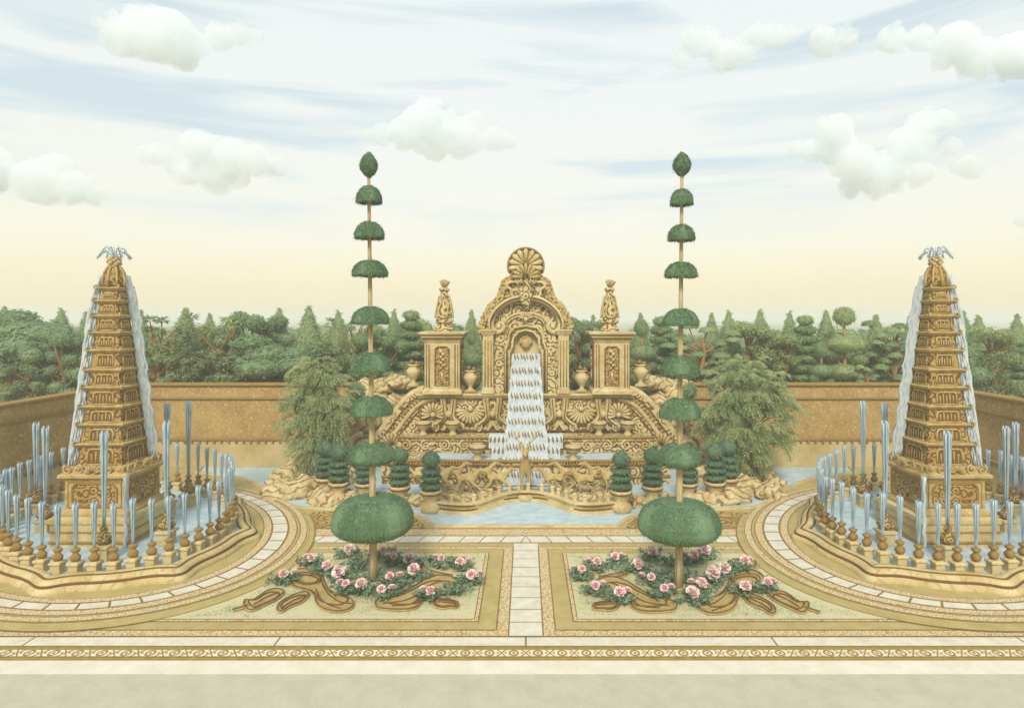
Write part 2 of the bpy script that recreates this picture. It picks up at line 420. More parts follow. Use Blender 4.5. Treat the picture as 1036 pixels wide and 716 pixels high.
rect(-XO, y541, XO, y534, 0.004, mos)
rect(-XO, y541 - 0.05, XO, y541, 0.008, jnt); rect(-XO, y534, XO, y534 + 0.05, 0.008, jnt)
rect(-XO, y549, XO, y541 - 0.05, 0.006, jnt); slabs_x(whi, -XO, -0.0, y549 + 0.03, y541 - 0.08, 16, 0.010, skew=0.15); slabs_x(whi, 0.0, XO, y549 + 0.03, y541 - 0.08, 16, 0.010, skew=-0.15)
whi.sheet([(-0.13, y549 + 0.03), (0.13, y549 + 0.03), (0.0, y541 - 0.08)], 0.010)
# middle path and front path
rect(-PXI, y644 - 0.02, PXI, y549, 0.006, jnt); slabs_y(whi, -PXI, PXI, y644 + 0.02, y549 - 0.03, 9, 0.010)
rect(-30, y654, 30, y644, 0.006, jnt); slabs_x(whi, -30, 30, y654 + 0.03, y644 - 0.03, 12, 0.010)
# the two flower beds
for s in (-1, 1):
    def q(a, b, c, d, z, mb): rect(min(s * a, s * c), b, max(s * a, s * c), d, z, mb)
    a0, a1 = PXI + 0.0, 24
    q(a0, y644, a1, y552, 0.004, jnt)
    q(a0 + .03, y644 + .04, a1, y552 - .04, 0.008, mos)
    q(a0 + .26, y644 + .25, a1, y552 - .22, 0.012, jnt)
    q(a0 + .29, y644 + .28, a1, y552 - .25, 0.016, sandy)
    q(a0 + .66, y644 + .60, a1, y552 - .52, 0.020, jnt)
    q(a0 + .69, y644 + .63, a1, y552 - .55, 0.024, mos)
    q(a0 + .76, y644 + .70, a1, y552 - .62, 0.028, jnt)
    q(a0 + .78, y644 + .72, a1, y552 - .64, 0.032, lawn)
# rings of paving round the two basins
for s in (-1, 1):
    cx = s * BX
    em = lambda x, y, s=s: EM(s, x, y)
    def rg(a0, b0, a1, b1, z, mb): mb.ring(cx, BY, a0, b0, a1, b1, z, back=.92, em=em)
    rg(2.6, 3.6, 4.86, 5.92, 0.036, jnt)
    rg(2.6, 3.6, 4.85, 5.91, 0.040, sandy)
    jnt.ring(cx, BY, 4.8, 5.8, 5.0, 6.28, 0.0335, PI, 2 * PI, em=em); sandy.ring(cx, BY, 4.8, 5.8, 4.97, 6.25, 0.0348, PI, 2 * PI, em=em)
    rg(4.60, 5.66, 4.80, 5.90, 0.044, jnt); rg(4.63, 5.69, 4.78, 5.87, 0.048, mos)
    rg(4.30, 5.36, 4.54, 5.62, 0.044, jnt); rg(4.33, 5.39, 4.51, 5.59, 0.048, mos)
    rg(3.88, 5.04, 4.30, 5.36, 0.044, jnt)
    N = 44
    for i in range(N):
        t0 = 2 * PI * i / N; g = 0.006
        whi.ring(cx, BY, 3.90, 5.065, 4.275, 5.335, 0.048, t0 + g, t0 + 2 * PI / N - g, 4, back=.92, em=em)
    rg(3.64, 4.80, 3.88, 5.04, 0.044, jnt); rg(3.67, 4.83, 3.85, 5.01, 0.048, mos)
    pts = [(293, 519.5), (330, 517.5), (380, 518.5), (405, 520.5), (420, 524), (430, 531), (430, 534), (298, 534), (289, 528)]
    pp = [G(*p) for p in pts]
    scrollp.sheet([(-s * p.x, p.y) for p in pp], 0.012)
struct('pebble_paving', mos, M['mosaic']); struct('paving_joint', jnt, M['joint']); struct('flagstone_path', whi, M['white'])
gr_ = MB(); rg_ = random.Random(17)
for s in (-1, 1):
    for k in range(900):
        cx = s * rg_.uniform(1.2, 8.2); cy = rg_.uniform(y644 + .8, y552 - .8)
        u_, v_ = BX - s * cx, cy - BY; y_ = (v_ - u_ * .29 / 1.05) / (.99 + .29 * .575 / 1.05); x_ = (u_ + y_ * .575) / 1.05
        if (x_ / 5.2) ** 2 + (y_ / 6.5) ** 2 < 1: continue
        dens = mnoise.noise(Vector((cx * .7, cy * 2.2, s * 3.0)))
        if dens < -.18: continue
        for j in range(int(10 + 30 * max(0, dens))):
            p = Vector((cx + rg_.gauss(0, .16), cy + rg_.gauss(0, .05), .03)); a = rg_.uniform(0, 6.28)
            gr_.leaf(p, Vector((math.cos(a) * .5, math.sin(a) * .5, 1)), Vector((math.sin(a), -math.cos(a), .2)), rg_.uniform(.02, .05), .010)
go_ = obj('grass', gr_, M['leaf_c']); go_['kind'] = 'stuff'; go_['label'] = 'short tufts of grass on the pale lawns of the flower beds'
struct('sand_paving', sandy, M['sandpave']); struct('lawn', lawn, M['lawn']); struct('scroll_paving', scrollp, M['scrollpave'])
# front: ornamental inlay strip and plain paving
gold, inl, drk = MB(), MB(), MB()
rect(-30, y668, 30, y654, 0.008, gold)
yc = (y668 + y654) / 2; hw = (y654 - y668) / 2
rect(-30, yc - hw * .50, 30, yc + hw * .50, 0.012, inl)
for sg in (-1, 1):
    rect(-30, yc + sg * hw * .52 - .012, 30, yc + sg * hw * .52 + .012, 0.016, drk); rect(-30, yc + sg * hw * .97 - .012, 30, yc + sg * hw * .97 + .012, 0.016, drk)
stp = 0.235
for i in range(-52, 53):
    x = i * stp
    if i % 2:
        drk.ring(x, yc, .062, hw * .27, .10, hw * .46, 0.016, n=20)
        drk.ring(x, yc, .0, .0, .03, hw * .14, 0.016, n=10)
    else:
        for sg in (-1, 1):
            drk.sheet([(x - .10, yc - sg * hw * .5), (x - .07, yc - sg * hw * .5), (x + .10, yc + sg * hw * .5), (x + .07, yc + sg * hw * .5)] if sg > 0 else
                      [(x - .10, yc + hw * .5), (x - .07, yc + hw * .5), (x + .10, yc - hw * .5), (x + .07, yc - hw * .5)], 0.016 + 0.004 * (sg > 0))
        drk.ring(x + .075, yc, 0.0, 0.0, .02, .03, 0.02, n=8)
        drk.ring(x - .075, yc, 0.0, 0.0, .02, .03, 0.02, n=8)
struct('inlay_strip', gold, M['gold']); struct('inlay_marble', inl, M['palepave']); struct('inlay_pattern', drk, M['gold'])
struct('front_pavement', rect(-30, y682, 30, y668, 0.008), M['palepave']); struct('gravel_ground', rect(-30, 2, 30, y682, 0.008), M['khaki'])

# ------------------------------------------------------------------ garden walls
def wall_run(length, label, name='garden_wall'):
    t = thing(name, label, 'wall')
    L = length
    obj('footing', MB().box((L / 2, 0.15, 0.50), (L, 0.5, 1.30)), M['walllow'], t)
    obj('wall_body', MB().box((L / 2, 0.2, 2.08), (L, 0.36, 1.86)), M['wall'], t)
    b = MB().box((L / 2, 0.12, 1.19), (L, 0.58, 0.07))
    k = int(L / 0.32)
    for i in range(k): b.box(((i + .5) * L / k, -0.13, 1.09), (0.10, 0.1, 0.09))
    obj('dentil_ledge', b, M['gilt'], t)
    obj('string_course', MB().box((L / 2, 0.18, 2.98), (L, 0.50, 0.07)), M['gilt'], t)
    obj('upper_wall', MB().box((L / 2, 0.2, 3.27), (L, 0.34, 0.51)), M['wall'], t)
    c = MB().prism([(0, 3.525), (L, 3.525), (L, 3.64), (0, 3.64)], -0.08, 0.48)
    obj('coping', c, M['gilt'], t, bevel=0.03)
    return t
w1 = wall_run(WX - 7.4, 'ochre back garden wall left of the fountain, behind the left tower'); w1.location = (-WX, WY, 0)
w2 = copy_tree(w1, 'ochre back garden wall right of the fountain, behind the right tower'); w2.location = (7.4, WY, 0)
w3 = wall_run(18, 'ochre side garden wall running toward the viewer at the left edge'); w3.location = (-WX - 0.01, WY - 18.05, 0); w3.rotation_euler = (0, 0, PI / 2)
w4 = wall_run(18, 'ochre side garden wall running toward the viewer at the right edge'); w4.location = (WX + 0.01, WY - 0.05, 0); w4.rotation_euler = (0, 0, -PI / 2)

# ------------------------------------------------------------------ ornament helpers
def arc(cx, cz, rx, rz, a0, a1, n, y):
    return [(cx + rx * math.cos(a0 + (a1 - a0) * i / n), y, cz + rz * math.sin(a0 + (a1 - a0) * i / n)) for i in range(n + 1)]
def spiral(cx, cz, r0, r1, a0, turns, n, y):
    return [(cx + (r0 + (r1 - r0) * i / n) * math.cos(a0 + turns * 2 * PI * i / n), y, cz + (r0 + (r1 - r0) * i / n) * math.sin(a0 + turns * 2 * PI * i / n)) for i in range(n + 1)]
def shell(mb, cx, y, cz, r, n=9, a0=PI * 0.05, a1=PI * 0.95, th=0.08, r_in=0.22):
    for i in range(n):
        a = a0 + (a1 - a0) * (i + 0.5) / n
        wd = r * (a1 - a0) / n * 0.47
        pts, rad = [], []
        for k in range(7):
            u = k / 6; rr = r * (r_in + (1 - r_in) * u)
            pts.append((cx + rr * math.cos(a), y - th * math.sin(PI * min(1, u * .8 + .1)), cz + rr * math.sin(a)))
            rad.append(max(0.012, wd * (0.25 + 0.75 * u) * (1.0 if k < 6 else 0.55)))
        mb.tube(pts, rad, 6)
    return mb
def curl(mb, x, y, z, s, dirx, diry, n=8):                 # little upturned corner scroll
    pts = []
    for i in range(n + 1):
        a = -PI / 2 + 1.5 * PI * i / n
        rr = s * (1 - 0.45 * i / n)
        h = rr * math.cos(a); v = rr * math.sin(a) + s
        pts.append((x + dirx * h, y + diry * h, z + v))
    return mb.tube(pts, [s * .42 * (1 - .5 * i / n) for i in range(n + 1)], 6)

# ------------------------------------------------------------------ pagoda fountain towers
def wz(z): return 1.25 - (z - 2.35) * 0.163
ZT = [2.35, 2.98, 3.53, 4.03, 4.57, 5.07, 5.62, 6.12, 6.60, 7.03, 7.40]
def facemap(side, u, z, off):
    k = wz(z) / 2 + off
    return [(u, -k, z), (k, u, z), (-u, k, z), (-k, -u, z)][side]
def make_tower():
    t = thing('pagoda_fountain', 'tall ochre pagoda fountain tower with falling water in the left basin', 'fountain')
    p = obj('plinth', MB().sq([(1.14, 0.0), (1.14, 0.12), (1.08, 0.16), (1.08, 0.82), (1.12, 0.86), (1.12, 1.0), (1.0, 1.03)]), M['stone'], t, bevel=0.02)
    obj('moulding', MB().sq([(1.085, 0.30), (1.115, 0.32), (1.115, 0.36), (1.085, 0.38)]).sq([(1.085, 0.60), (1.105, 0.61), (1.105, 0.64), (1.085, 0.65)]), M['gilt'], p)
    d = obj('pedestal', MB().sq([(0.96, 1.03), (0.96, 1.10), (0.88, 1.16), (0.84, 1.2), (0.84, 1.98), (0.88, 2.02), (0.97, 2.08), (0.97, 2.16), (0.9, 2.2), (0.8, 2.24), (0.8, 2.36)]), M['towerpale'], t, bevel=0.015)
    for side in range(4):
        pn, fr, sc = MB(), MB(), MB()
        def Q(u, z, o):
            k = 0.84 + o
            return [(u, -k, z), (k, u, z), (-u, k, z), (-k, -u, z)][side]
        pn.add([Q(-.6, 1.3, .006), Q(.6, 1.3, .006), Q(.6, 1.88, .006), Q(-.6, 1.88, .006)], [(0, 1, 2, 3)])
        for zz in (1.3, 1.88): pn.f[-1]
        obj('relief_panel', pn, M['carved_fine'], d)
        ch = .12
        path = [Q(-.62 + ch, 1.28, .01), Q(.62 - ch, 1.28, .01), Q(.62, 1.28 + ch, .01), Q(.62, 1.9 - ch, .01), Q(.62 - ch, 1.9, .01), Q(-.62 + ch, 1.9, .01), Q(-.62, 1.9 - ch, .01), Q(-.62, 1.28 + ch, .01)]
        fr.tube(path, 0.028, 6, True)
        path2 = [Q(-.74, 1.24, .005), Q(.74, 1.24, .005), Q(.74, 1.94, .005), Q(-.74, 1.94, .005)]
        fr.tube(path2, 0.02, 6, True)
        obj('panel_frame', fr, M['gilt'], d)
        # shell crest and scrolls on the pedestal edge
        base = MB(); shell(base, 0, -0.9, 2.2, 0.24, 7)
        for sg in (-1, 1):
            base.tube(spiral(sg * .42, 2.3, .14, .03, PI / 2 + (0 if sg > 0 else 0), sg * 1.2, 18, -.9), .03, 6)
            base.tube(spiral(sg * .72, 2.28, .12, .03, PI / 2, -sg * 1.2, 18, -.9), .028, 6)
        rot = Matrix.Rotation(side * PI / 2, 3, 'Z')
        base.v = [tuple(rot @ Vector(v)) for v in base.v]
        obj('crest', base, M['towerpale'], d, True)
    WIN = []
    for i in range(len(ZT) - 1):
        z0, z1 = ZT[i], ZT[i + 1]
        b0, b1 = wz(z0) / 2, wz(z1) / 2
        body = obj('tier', MB().sq([(b0, z0), (b1 * 0.99 + 0.005, z1 - 0.07)]), M['tower'], t)
        e = MB().sq([(b1 + .01, z1 - .12), (b1 + .05, z1 - .09), (b1 + .105, z1 - .045), (b1 + .115, z1 - .015), (b1 + .06, z1), (b1 - .01, z1 + .015)])
        obj('eave', e, M['towerpale'], body, bevel=0.008)
        for sx in (-1, 1):
            for sy in (-1, 1): obj('corner_scroll', curl(MB(), sx * (b1 + .10), sy * (b1 + .10), z1 - .06, .068, sx * .707, sy * .707), M['towerpale'], body, True)
        hgt = z1 - z0
        for side in range(4):
            hwid = b1 * 0.62
            zb, zt = z0 + 0.05, z1 - 0.17
            def Q(u, z, o): return Vector(facemap(side, u, z, o))
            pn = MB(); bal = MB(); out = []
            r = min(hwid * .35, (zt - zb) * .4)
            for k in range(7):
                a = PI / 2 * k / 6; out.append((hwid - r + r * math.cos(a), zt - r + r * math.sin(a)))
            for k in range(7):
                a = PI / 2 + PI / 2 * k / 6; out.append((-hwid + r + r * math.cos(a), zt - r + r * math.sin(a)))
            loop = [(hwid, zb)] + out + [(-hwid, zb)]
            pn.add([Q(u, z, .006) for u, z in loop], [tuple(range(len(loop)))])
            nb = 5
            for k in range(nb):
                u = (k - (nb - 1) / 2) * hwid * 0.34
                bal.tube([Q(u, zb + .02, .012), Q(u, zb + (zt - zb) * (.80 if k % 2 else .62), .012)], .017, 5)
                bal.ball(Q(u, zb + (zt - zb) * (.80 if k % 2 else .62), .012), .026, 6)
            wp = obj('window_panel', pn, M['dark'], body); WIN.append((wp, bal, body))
            fr = MB().tube([Q(u, z, .012) for u, z in loop], .026, 6)
            fr.tube([Q(-hwid * 1.25, zb - .015, .01), Q(hwid * 1.25, zb - .015, .01)], .024, 6)
            obj('window_frame', fr, M['towerpale'], body, True)
    for wp, bal, body in WIN: obj('window_grille', bal, M['towerpale'], body, True)
    zt = ZT[-1]; b = wz(zt) / 2
    dm = MB().lathe([(b * 1.15, zt), (b * 1.3, zt + .06), (b * 1.28, zt + .22), (b * 1.1, zt + .40), (b * .75, zt + .54), (b * .3, zt + .60)], (0, 0, 0), 16, PI / 16, wob=lambda a, z: 1 + .06 * math.cos(8 * a))
    dome = obj('dome', dm, M['tower'], t, True)
    rb = MB()
    for k in range(8):
        a = k * PI / 4
        rb.tube([(math.cos(a) * r * b, math.sin(a) * r * b, zt + z) for r, z in ((1.3, .02), (1.42, .2), (1.2, .42), (.8, .58), (.3, .63))], .035, 6)
    obj('dome_rib', rb, M['towerpale'], dome, True)
    fl = MB()
    for k in range(26):
        zz = 1 - 2 * (k + .5) / 26; a = k * 2.4; rr = math.sqrt(1 - zz * zz)
        fl.ball((.15 * rr * math.cos(a), .15 * rr * math.sin(a), zt + .74 + .16 * zz), .055, 6)
    fl.ball((0, 0, zt + .74), .14, 8)
    obj('flower_finial', fl, M['stone'], t, True)
    spr = MB(); rr_s = random.Random(2)
    for k in range(12):
        a = k * PI / 6 + .1
        hi = .34 if k % 2 else .22; out_ = .36 if k % 2 else .48
        pts = [(math.cos(a) * out_ * u, math.sin(a) * out_ * u, zt + .80 + 4 * hi * u * (1 - u * .95) ) for u in [q / 10 for q in range(11)]]
        spr.tube(pts, [.010 + .012 * q / 10 for q in range(11)], 5)
        for q in range(10):
            b_ = pts[5 + q % 6]; spr.ball((b_[0] + rr_s.gauss(0, .03), b_[1] + rr_s.gauss(0, .03), b_[2] + rr_s.gauss(0, .03)), .012, 4)
    spr.tube([(0, 0, zt + .8), (0, 0, zt + 1.18)], [.02, .012], 5)
    obj('water_spray', spr, M['jetblue'], t, True)
    # sheets of water running down two opposite edges of the tower
    rr = random.Random(3)
    for sx, sy in ((-1, -1), (1, 1)):
        fall = MB()
        for k in range(13):
            u = k / 12
            off = 0.0 + 0.13 * u * rr.uniform(.7, 1.1)
            pts, rad = [], []
            for q in range(26):
                z = 7.75 - q / 25 * (7.75 - 2.42 + .25 * u)
                spread = min(1, (7.85 - z) / 1.2)
                k_ = wz(z) / 2 + .09 - .10 * max(0, z - 7.3)
                wob = .025 * math.sin(z * 9 + k * 1.7) + rr.uniform(-.012, .012)
                pts.append((sx * (k_ + off * (.10 + .90 * spread) + wob), sy * (k_ - .16 * (1 - u)) + wob, z)); rad.append((.024 + .028 * rr.random()) * (1 if q < 23 else .6))
            fall.tube(pts, rad, 6)
        obj('water_curtain', fall, M['foam'], t, True)
    fall = MB()
    for k in range(6):
        pts = [(0.98 + .012 * k + .05 * math.sin(q * 1.3 + k) * .4, -.98 - .03 * k, 2.15 - q * .125) for q in range(17)]
        fall.tube(pts, [.035 + .02 * rr.random() for _ in pts], 6)
    obj('overflow', fall, M['fall'], t, True)
    return t
tower = make_tower(); tower.location = (-12.0, 18.45, 0)
tower_r = copy_tree(tower, 'tall ochre pagoda fountain tower with falling water in the right basin'); tower_r.location = (11.95, 18.45, 0); tower_r.scale = (-1, 1, 1)

# ------------------------------------------------------------------ basins
def basin_outline(rx, ry, n=256, cusp=0.07):
    out = []
    for i in range(n):
        t = 2 * PI * i / n
        k = (t - PI / 8) / (PI / 4); u = abs(k - round(k))
        c = math.exp(-(u / 0.10) ** 2) * 0.75 + math.exp(-(u / .28) ** 2) * .35 - 0.12 * math.exp(-((u - .26) / .1) ** 2)
        out.append((rx * math.cos(t) * (1 + cusp * (c - .2)), ry * math.sin(t) * (1 + cusp * (c - .2))))
    return out
def make_basin():
    t = thing('fountain_basin', 'moulded stone basin with notched rim around the left tower', 'basin')
    o = [EL(x, y) for x, y in basin_outline(3.28, 4.30)]
    obj('kerb', MB().sweep(o, [(-.30, -.04), (-.30, .26), (-.27, .30), (-.16, .30), (-.13, .27), (-.03, .26), (.04, .20), (.08, .11), (.14, .09), (.18, .03), (.18, -.02)]), M['stone'], t, True)
    mo = MB().sweep(o, [(-.135, .285), (-.11, .29), (-.09, .29), (-.075, .27)]); mo.sweep(o, [(.055, .175), (.075, .18), (.09, .13), (.075, .105)])
    mo.sweep(o, [(-.305, .24), (-.32, .23), (-.32, .19), (-.305, .18)])
    obj('moulding', mo, M['dark'], t, True)
    return t
bl = make_basin(); bl.location = (-BX, BY, 0.05)
br = copy_tree(bl, 'moulded stone basin with notched rim around the right tower'); br.location = (BX, BY, 0.05); br.scale = (-1, 1, 1)
for s in (-1, 1):
    struct('basin_water', MB().sheet([EM(s, x, y) for x, y in basin_outline(3.05, 4.05)][::(1 if s < 0 else -1)], 0.22), M['water'])

# ------------------------------------------------------------------ jets on pedestals
def jet(mb, h, r0=0.018, r1=0.058, seed=1):
    rr = random.Random(seed)
    for k in range(7):
        a = 2 * PI * k / 7 + rr.random() * .4
        pts = []
        for q in range(9):
            u = q / 8; r = (r0 + (r1 - r0) * u) * (1 if k else 0)
            pts.append((r * math.cos(a), r * math.sin(a), h * u * (1 if k % 2 else .975)))
        mb.tube(pts, [.012 + .012 * q / 8 for q in range(9)], 6)
    for k in range(16):
        a = rr.uniform(0, 6.28); q = rr.uniform(.3, 1.5) * r1; z = h * rr.uniform(.8, 1.06); rd = rr.uniform(.006, .013)
        mb.ball((q * math.cos(a), q * math.sin(a), z), rd, 4)
    return mb
def make_small():
    t = thing('jet_pedestal', '', 'pedestal', group='small jet pedestals in the basins')
    obj('pedestal', MB().sq([(.15, 0), (.15, .06), (.115, .08), (.115, .38), (.145, .40), (.145, .45), (.09, .48)]), M['stone'], t, bevel=.01)
    obj('figure', MB().lathe([(.06, .48), (.11, .53), (.12, .60), (.07, .66), (.05, .69), (.09, .73), (.11, .77), (.08, .80), (.03, .81)], (0, 0, 0), 10, wob=lambda a, z: 1 + .18 * math.cos(3 * a)), M['gilt'], t, True)
    j = MB(); jet(j, 1.12); j.v = [(x, y, z + .78) for x, y, z in j.v]
    obj('water_jet', j, M['jetblue'], t, True)
    return t
def make_tall():
    t = thing('jet_pedestal', '', 'pedestal', group='tall jet pedestals around the towers')
    obj('pedestal', MB().sq([(.22, 0), (.22, .08), (.18, .1), (.18, .55), (.23, .58), (.23, .66), (.15, .68)]), M['stone'], t, bevel=.01)
    f = MB().lathe([(.12, .68), (.17, .78), (.15, .92), (.09, 1.02), (.07, 1.06), (.10, 1.12), (.09, 1.2), (.03, 1.24)], (0, 0, 0), 10, wob=lambda a, z: 1 + .2 * math.cos(4 * a))
    for a in (0.4, 2.2, 3.9, 5.4): f.ball((.15 * math.cos(a), .15 * math.sin(a), .82), .09, 7)
    obj('figure', f, M['carved_fine'], t, True)
    j = MB(); jet(j, 3.0, .030, .078, 4); j.v = [(x, y, z + 1.18) for x, y, z in j.v]
    obj('water_jet', j, M['jetblue'], t, True)
    return t
small, tall = make_small(), make_tall()
used = [0, 0]
rj = random.Random(21)
for s, sname in ((-1, 'left'), (1, 'right')):
    cx, cy = s * BX, BY
    N = 46; spots = []
    for i in range(N):
        a = 2 * PI * (i + .5) / N
        spots.append(EM(s, 2.84 * math.cos(a), 3.86 * math.sin(a)))
    for half, nm in ((-1, 'front'), (1, 'rear')):
        row = sorted([p for p in spots if (p[1] - cy) * half > 0], key=lambda p: p[0])
        for k, (x, y) in enumerate(row):
            lab = 'small pedestal with short jet, %s from left in %s row of the %s basin' % (ORD[k], nm, sname)
            o = small if not used[0] else copy_tree(small); used[0] = 1
            o['label'] = lab; o.location = (x, y, 0.06); k_ = rj.uniform(.97, 1.04); o.scale = (1, 1, k_)
    TS = [(-15.8, 20.4, 'farthest to the left of', .74), (-14.2, 18.7, 'close beside the left face of', .78), (-15.3, 22.1, 'behind to the far left of', .9), (-11.0, 16.5, 'straight in front of', .84),
          (-10.0, 17.6, 'at the front right corner of', .86), (-11.45, 20.2, 'just behind the right edge of', .9), (-11.3, 21.2, 'farthest to the right rear of', .88)]
    for dx, dy, nm, k_ in TS:
        o = tall if not used[1] else copy_tree(tall); used[1] = 1
        if s > 0:
            dx = -dx
            nm = nm.replace('left', '#').replace('right', 'left').replace('#', 'right')
        o['label'] = 'pedestal with tall water jet %s the %s pagoda tower' % (nm, sname)
        o.location = (dx, dy, 0.06); o.scale = (1, 1, k_)

# ------------------------------------------------------------------ foliage helpers
def unit(rr):
    z = rr.uniform(-1, 1); a = rr.uniform(0, 2 * PI); q = math.sqrt(1 - z * z)
    return Vector((q * math.cos(a), q * math.sin(a), z))
def leaf_blob(mb, c, rad, n, l, w_, rr, inner=.86, zmin=-1.0, droop=0.35, body=True, jit=.10):
    c = Vector(c)
    if body: mb.ball(tuple(c), 1.0, 8, rad[0] * inner, rad[1] * inner, rad[2] * inner)
    for _ in range(n):
        u = unit(rr)
        if u.z < zmin: u.z = -u.z
        s = 1 + rr.uniform(-jit, jit * .6)
        p = c + Vector((u.x * rad[0], u.y * rad[1], u.z * rad[2])) * s * .97
        nn = Vector((u.x / rad[0], u.y / rad[1], u.z / rad[2])).normalized()
        t = nn.orthogonal().normalized(); t = t * math.cos(rr.uniform(0, 6.28)) + nn.cross(t) * math.sin(rr.uniform(0, 6.28))
        d = (t + nn * rr.uniform(.0, .7) + Vector((0, 0, -droop))).normalized()
        mb.leaf(p - d * l * .4, d, (nn + unit(rr) * .5).normalized(), l * rr.uniform(.7, 1.25), w_ * rr.uniform(.7, 1.2))
def lathe_leaves(mb, prof, c, n, l, w_, rr, droop=.8):      # leaves over a surface of revolution
    seg = []
    for (r0, z0), (r1, z1) in zip(prof[:-1], prof[1:]):
        L = math.hypot(r1 - r0, z1 - z0); seg.append((L * (r0 + r1) * .5, r0, z0, r1, z1))
    tot = sum(x[0] for x in seg)
    for _ in range(n):
        q = rr.uniform(0, tot)
        for A, r0, z0, r1, z1 in seg:
            if q < A: break
            q -= A
        u = rr.random(); r = r0 + (r1 - r0) * u; z = z0 + (z1 - z0) * u; a = rr.uniform(0, 2 * PI)
        nr, nz = (z1 - z0), -(r1 - r0); ln = math.hypot(nr, nz) or 1
        nn = Vector((math.cos(a) * nr / ln, math.sin(a) * nr / ln, nz / ln))
        p = Vector((c[0] + r * math.cos(a), c[1] + r * math.sin(a), c[2] + z)) + nn * rr.uniform(-.3, .15) * l
        down = Vector((0, 0, -1)) - nn * (-nn.z)
        d = (down.normalized() if down.length > .1 else nn.orthogonal()) * droop + unit(rr) * .45 + nn * .25
        st = 1.9 if rr.random() < .008 else 1.0
        mb.leaf(p, d + nn * (st - 1) * .8, (nn + unit(rr) * .35).normalized(), l * rr.uniform(.7, 1.3) * st, w_ * rr.uniform(.7, 1.3))

# ------------------------------------------------------------------ tall tiered topiary trees
def tier_profile(rw, h, kind):
    if kind == 'dome':
        top = [(rw * math.cos(a), h * .10 + h * .90 * math.sin(a)) for a in [PI / 2 * k / 11 for k in range(12)]]
        return [(rw * .12, h * .14), (rw * .55, h * .08), (rw * .90, h * .0), (rw * .99, h * .02)] + top[:-1] + [(rw * .05, h)]
    if kind == 'egg':
        return [(rw * max(.04, math.sin(PI * u) ** .8 * (1.12 - .30 * u)), h * u) for u in [k / 12 for k in range(13)]]
    pr = []
    for k in range(13):
        u = k / 12; a = -PI / 2 + PI * u
        z = h * (.36 + (.64 if a > 0 else .36) * math.sin(a)); pr.append((max(rw * .04, rw * abs(math.cos(a)) ** .62), z))
    return pr
def make_topiary(label, base, lean, tiers, seed):
    rr = random.Random(seed); t = thing('topiary_tree', label, 'topiary tree', base)
    d = base[1]; k = d / F
    ztop = H - (165 - HY) * k
    pts = [(lean(z), 0, z) for z in [ztop * i / 14 for i in range(15)]]
    obj('trunk', MB().tube(pts, [.105 - .068 * (i / 14) ** .7 for i in range(15)], 12), M['trunk'], t, True)
    obj('collar', MB().lathe([(.20, 0.03), (.20, .07), (.15, .10), (.10, .10)], (0, 0, 0), 14), M['stone'], t, True)
    for (y0, y1, wpx, kind) in tiers:
        rw = wpx * k / 2; zb = H - (y1 - HY) * k; h = (y1 - y0) * k
        pr = tier_profile(rw * .96, h * .97, kind); mb = MB(); c = (lean(zb), 0, zb)
        ph = rr.uniform(0, 6)
        mb.lathe(pr, c, 28, 0, wob=lambda a, z: 1 + .03 * math.sin(3 * a + ph) + .02 * math.sin(7 * a + 2 * ph))
        lathe_leaves(mb, pr, c, int(1400 + 15000 * rw * rw), .062, .017, rr, 1.2)
        obj('crown' if kind == 'egg' else 'foliage_tier', mb, M['topiary'], t)
    return t
TL = [(154, 181, 18, 'egg'), (189, 206, 26, 'dome'), (225, 242, 30, 'dome'), (264, 280, 36, 'dome'), (311, 328, 38, 'dome'), (357, 376, 40, 'dome'), (401, 420, 43, 'dome'), (449, 470, 47, 'puff'), (502, 543, 84, 'puff')]
TR = [(154, 180, 18, 'egg'), (192, 208, 23, 'dome'), (228, 244, 27, 'dome'), (266, 281, 33, 'dome'), (313, 330, 36, 'dome'), (360, 379, 40, 'dome'), (403, 423, 42, 'dome'), (450, 473, 44, 'puff'), (507, 546, 85, 'puff')]
bl_ = G(378, 592.5); br_ = G(686.5, 599)
topL = make_topiary('tall tiered topiary tree rising from the left flower bed', (bl_.x, bl_.y, .032), lambda z: -.012 * z, TL, 5)
topR = make_topiary('tall tiered topiary tree rising from the right flower bed', (br_.x, br_.y, .032), lambda z: .008 * z, TR, 6)

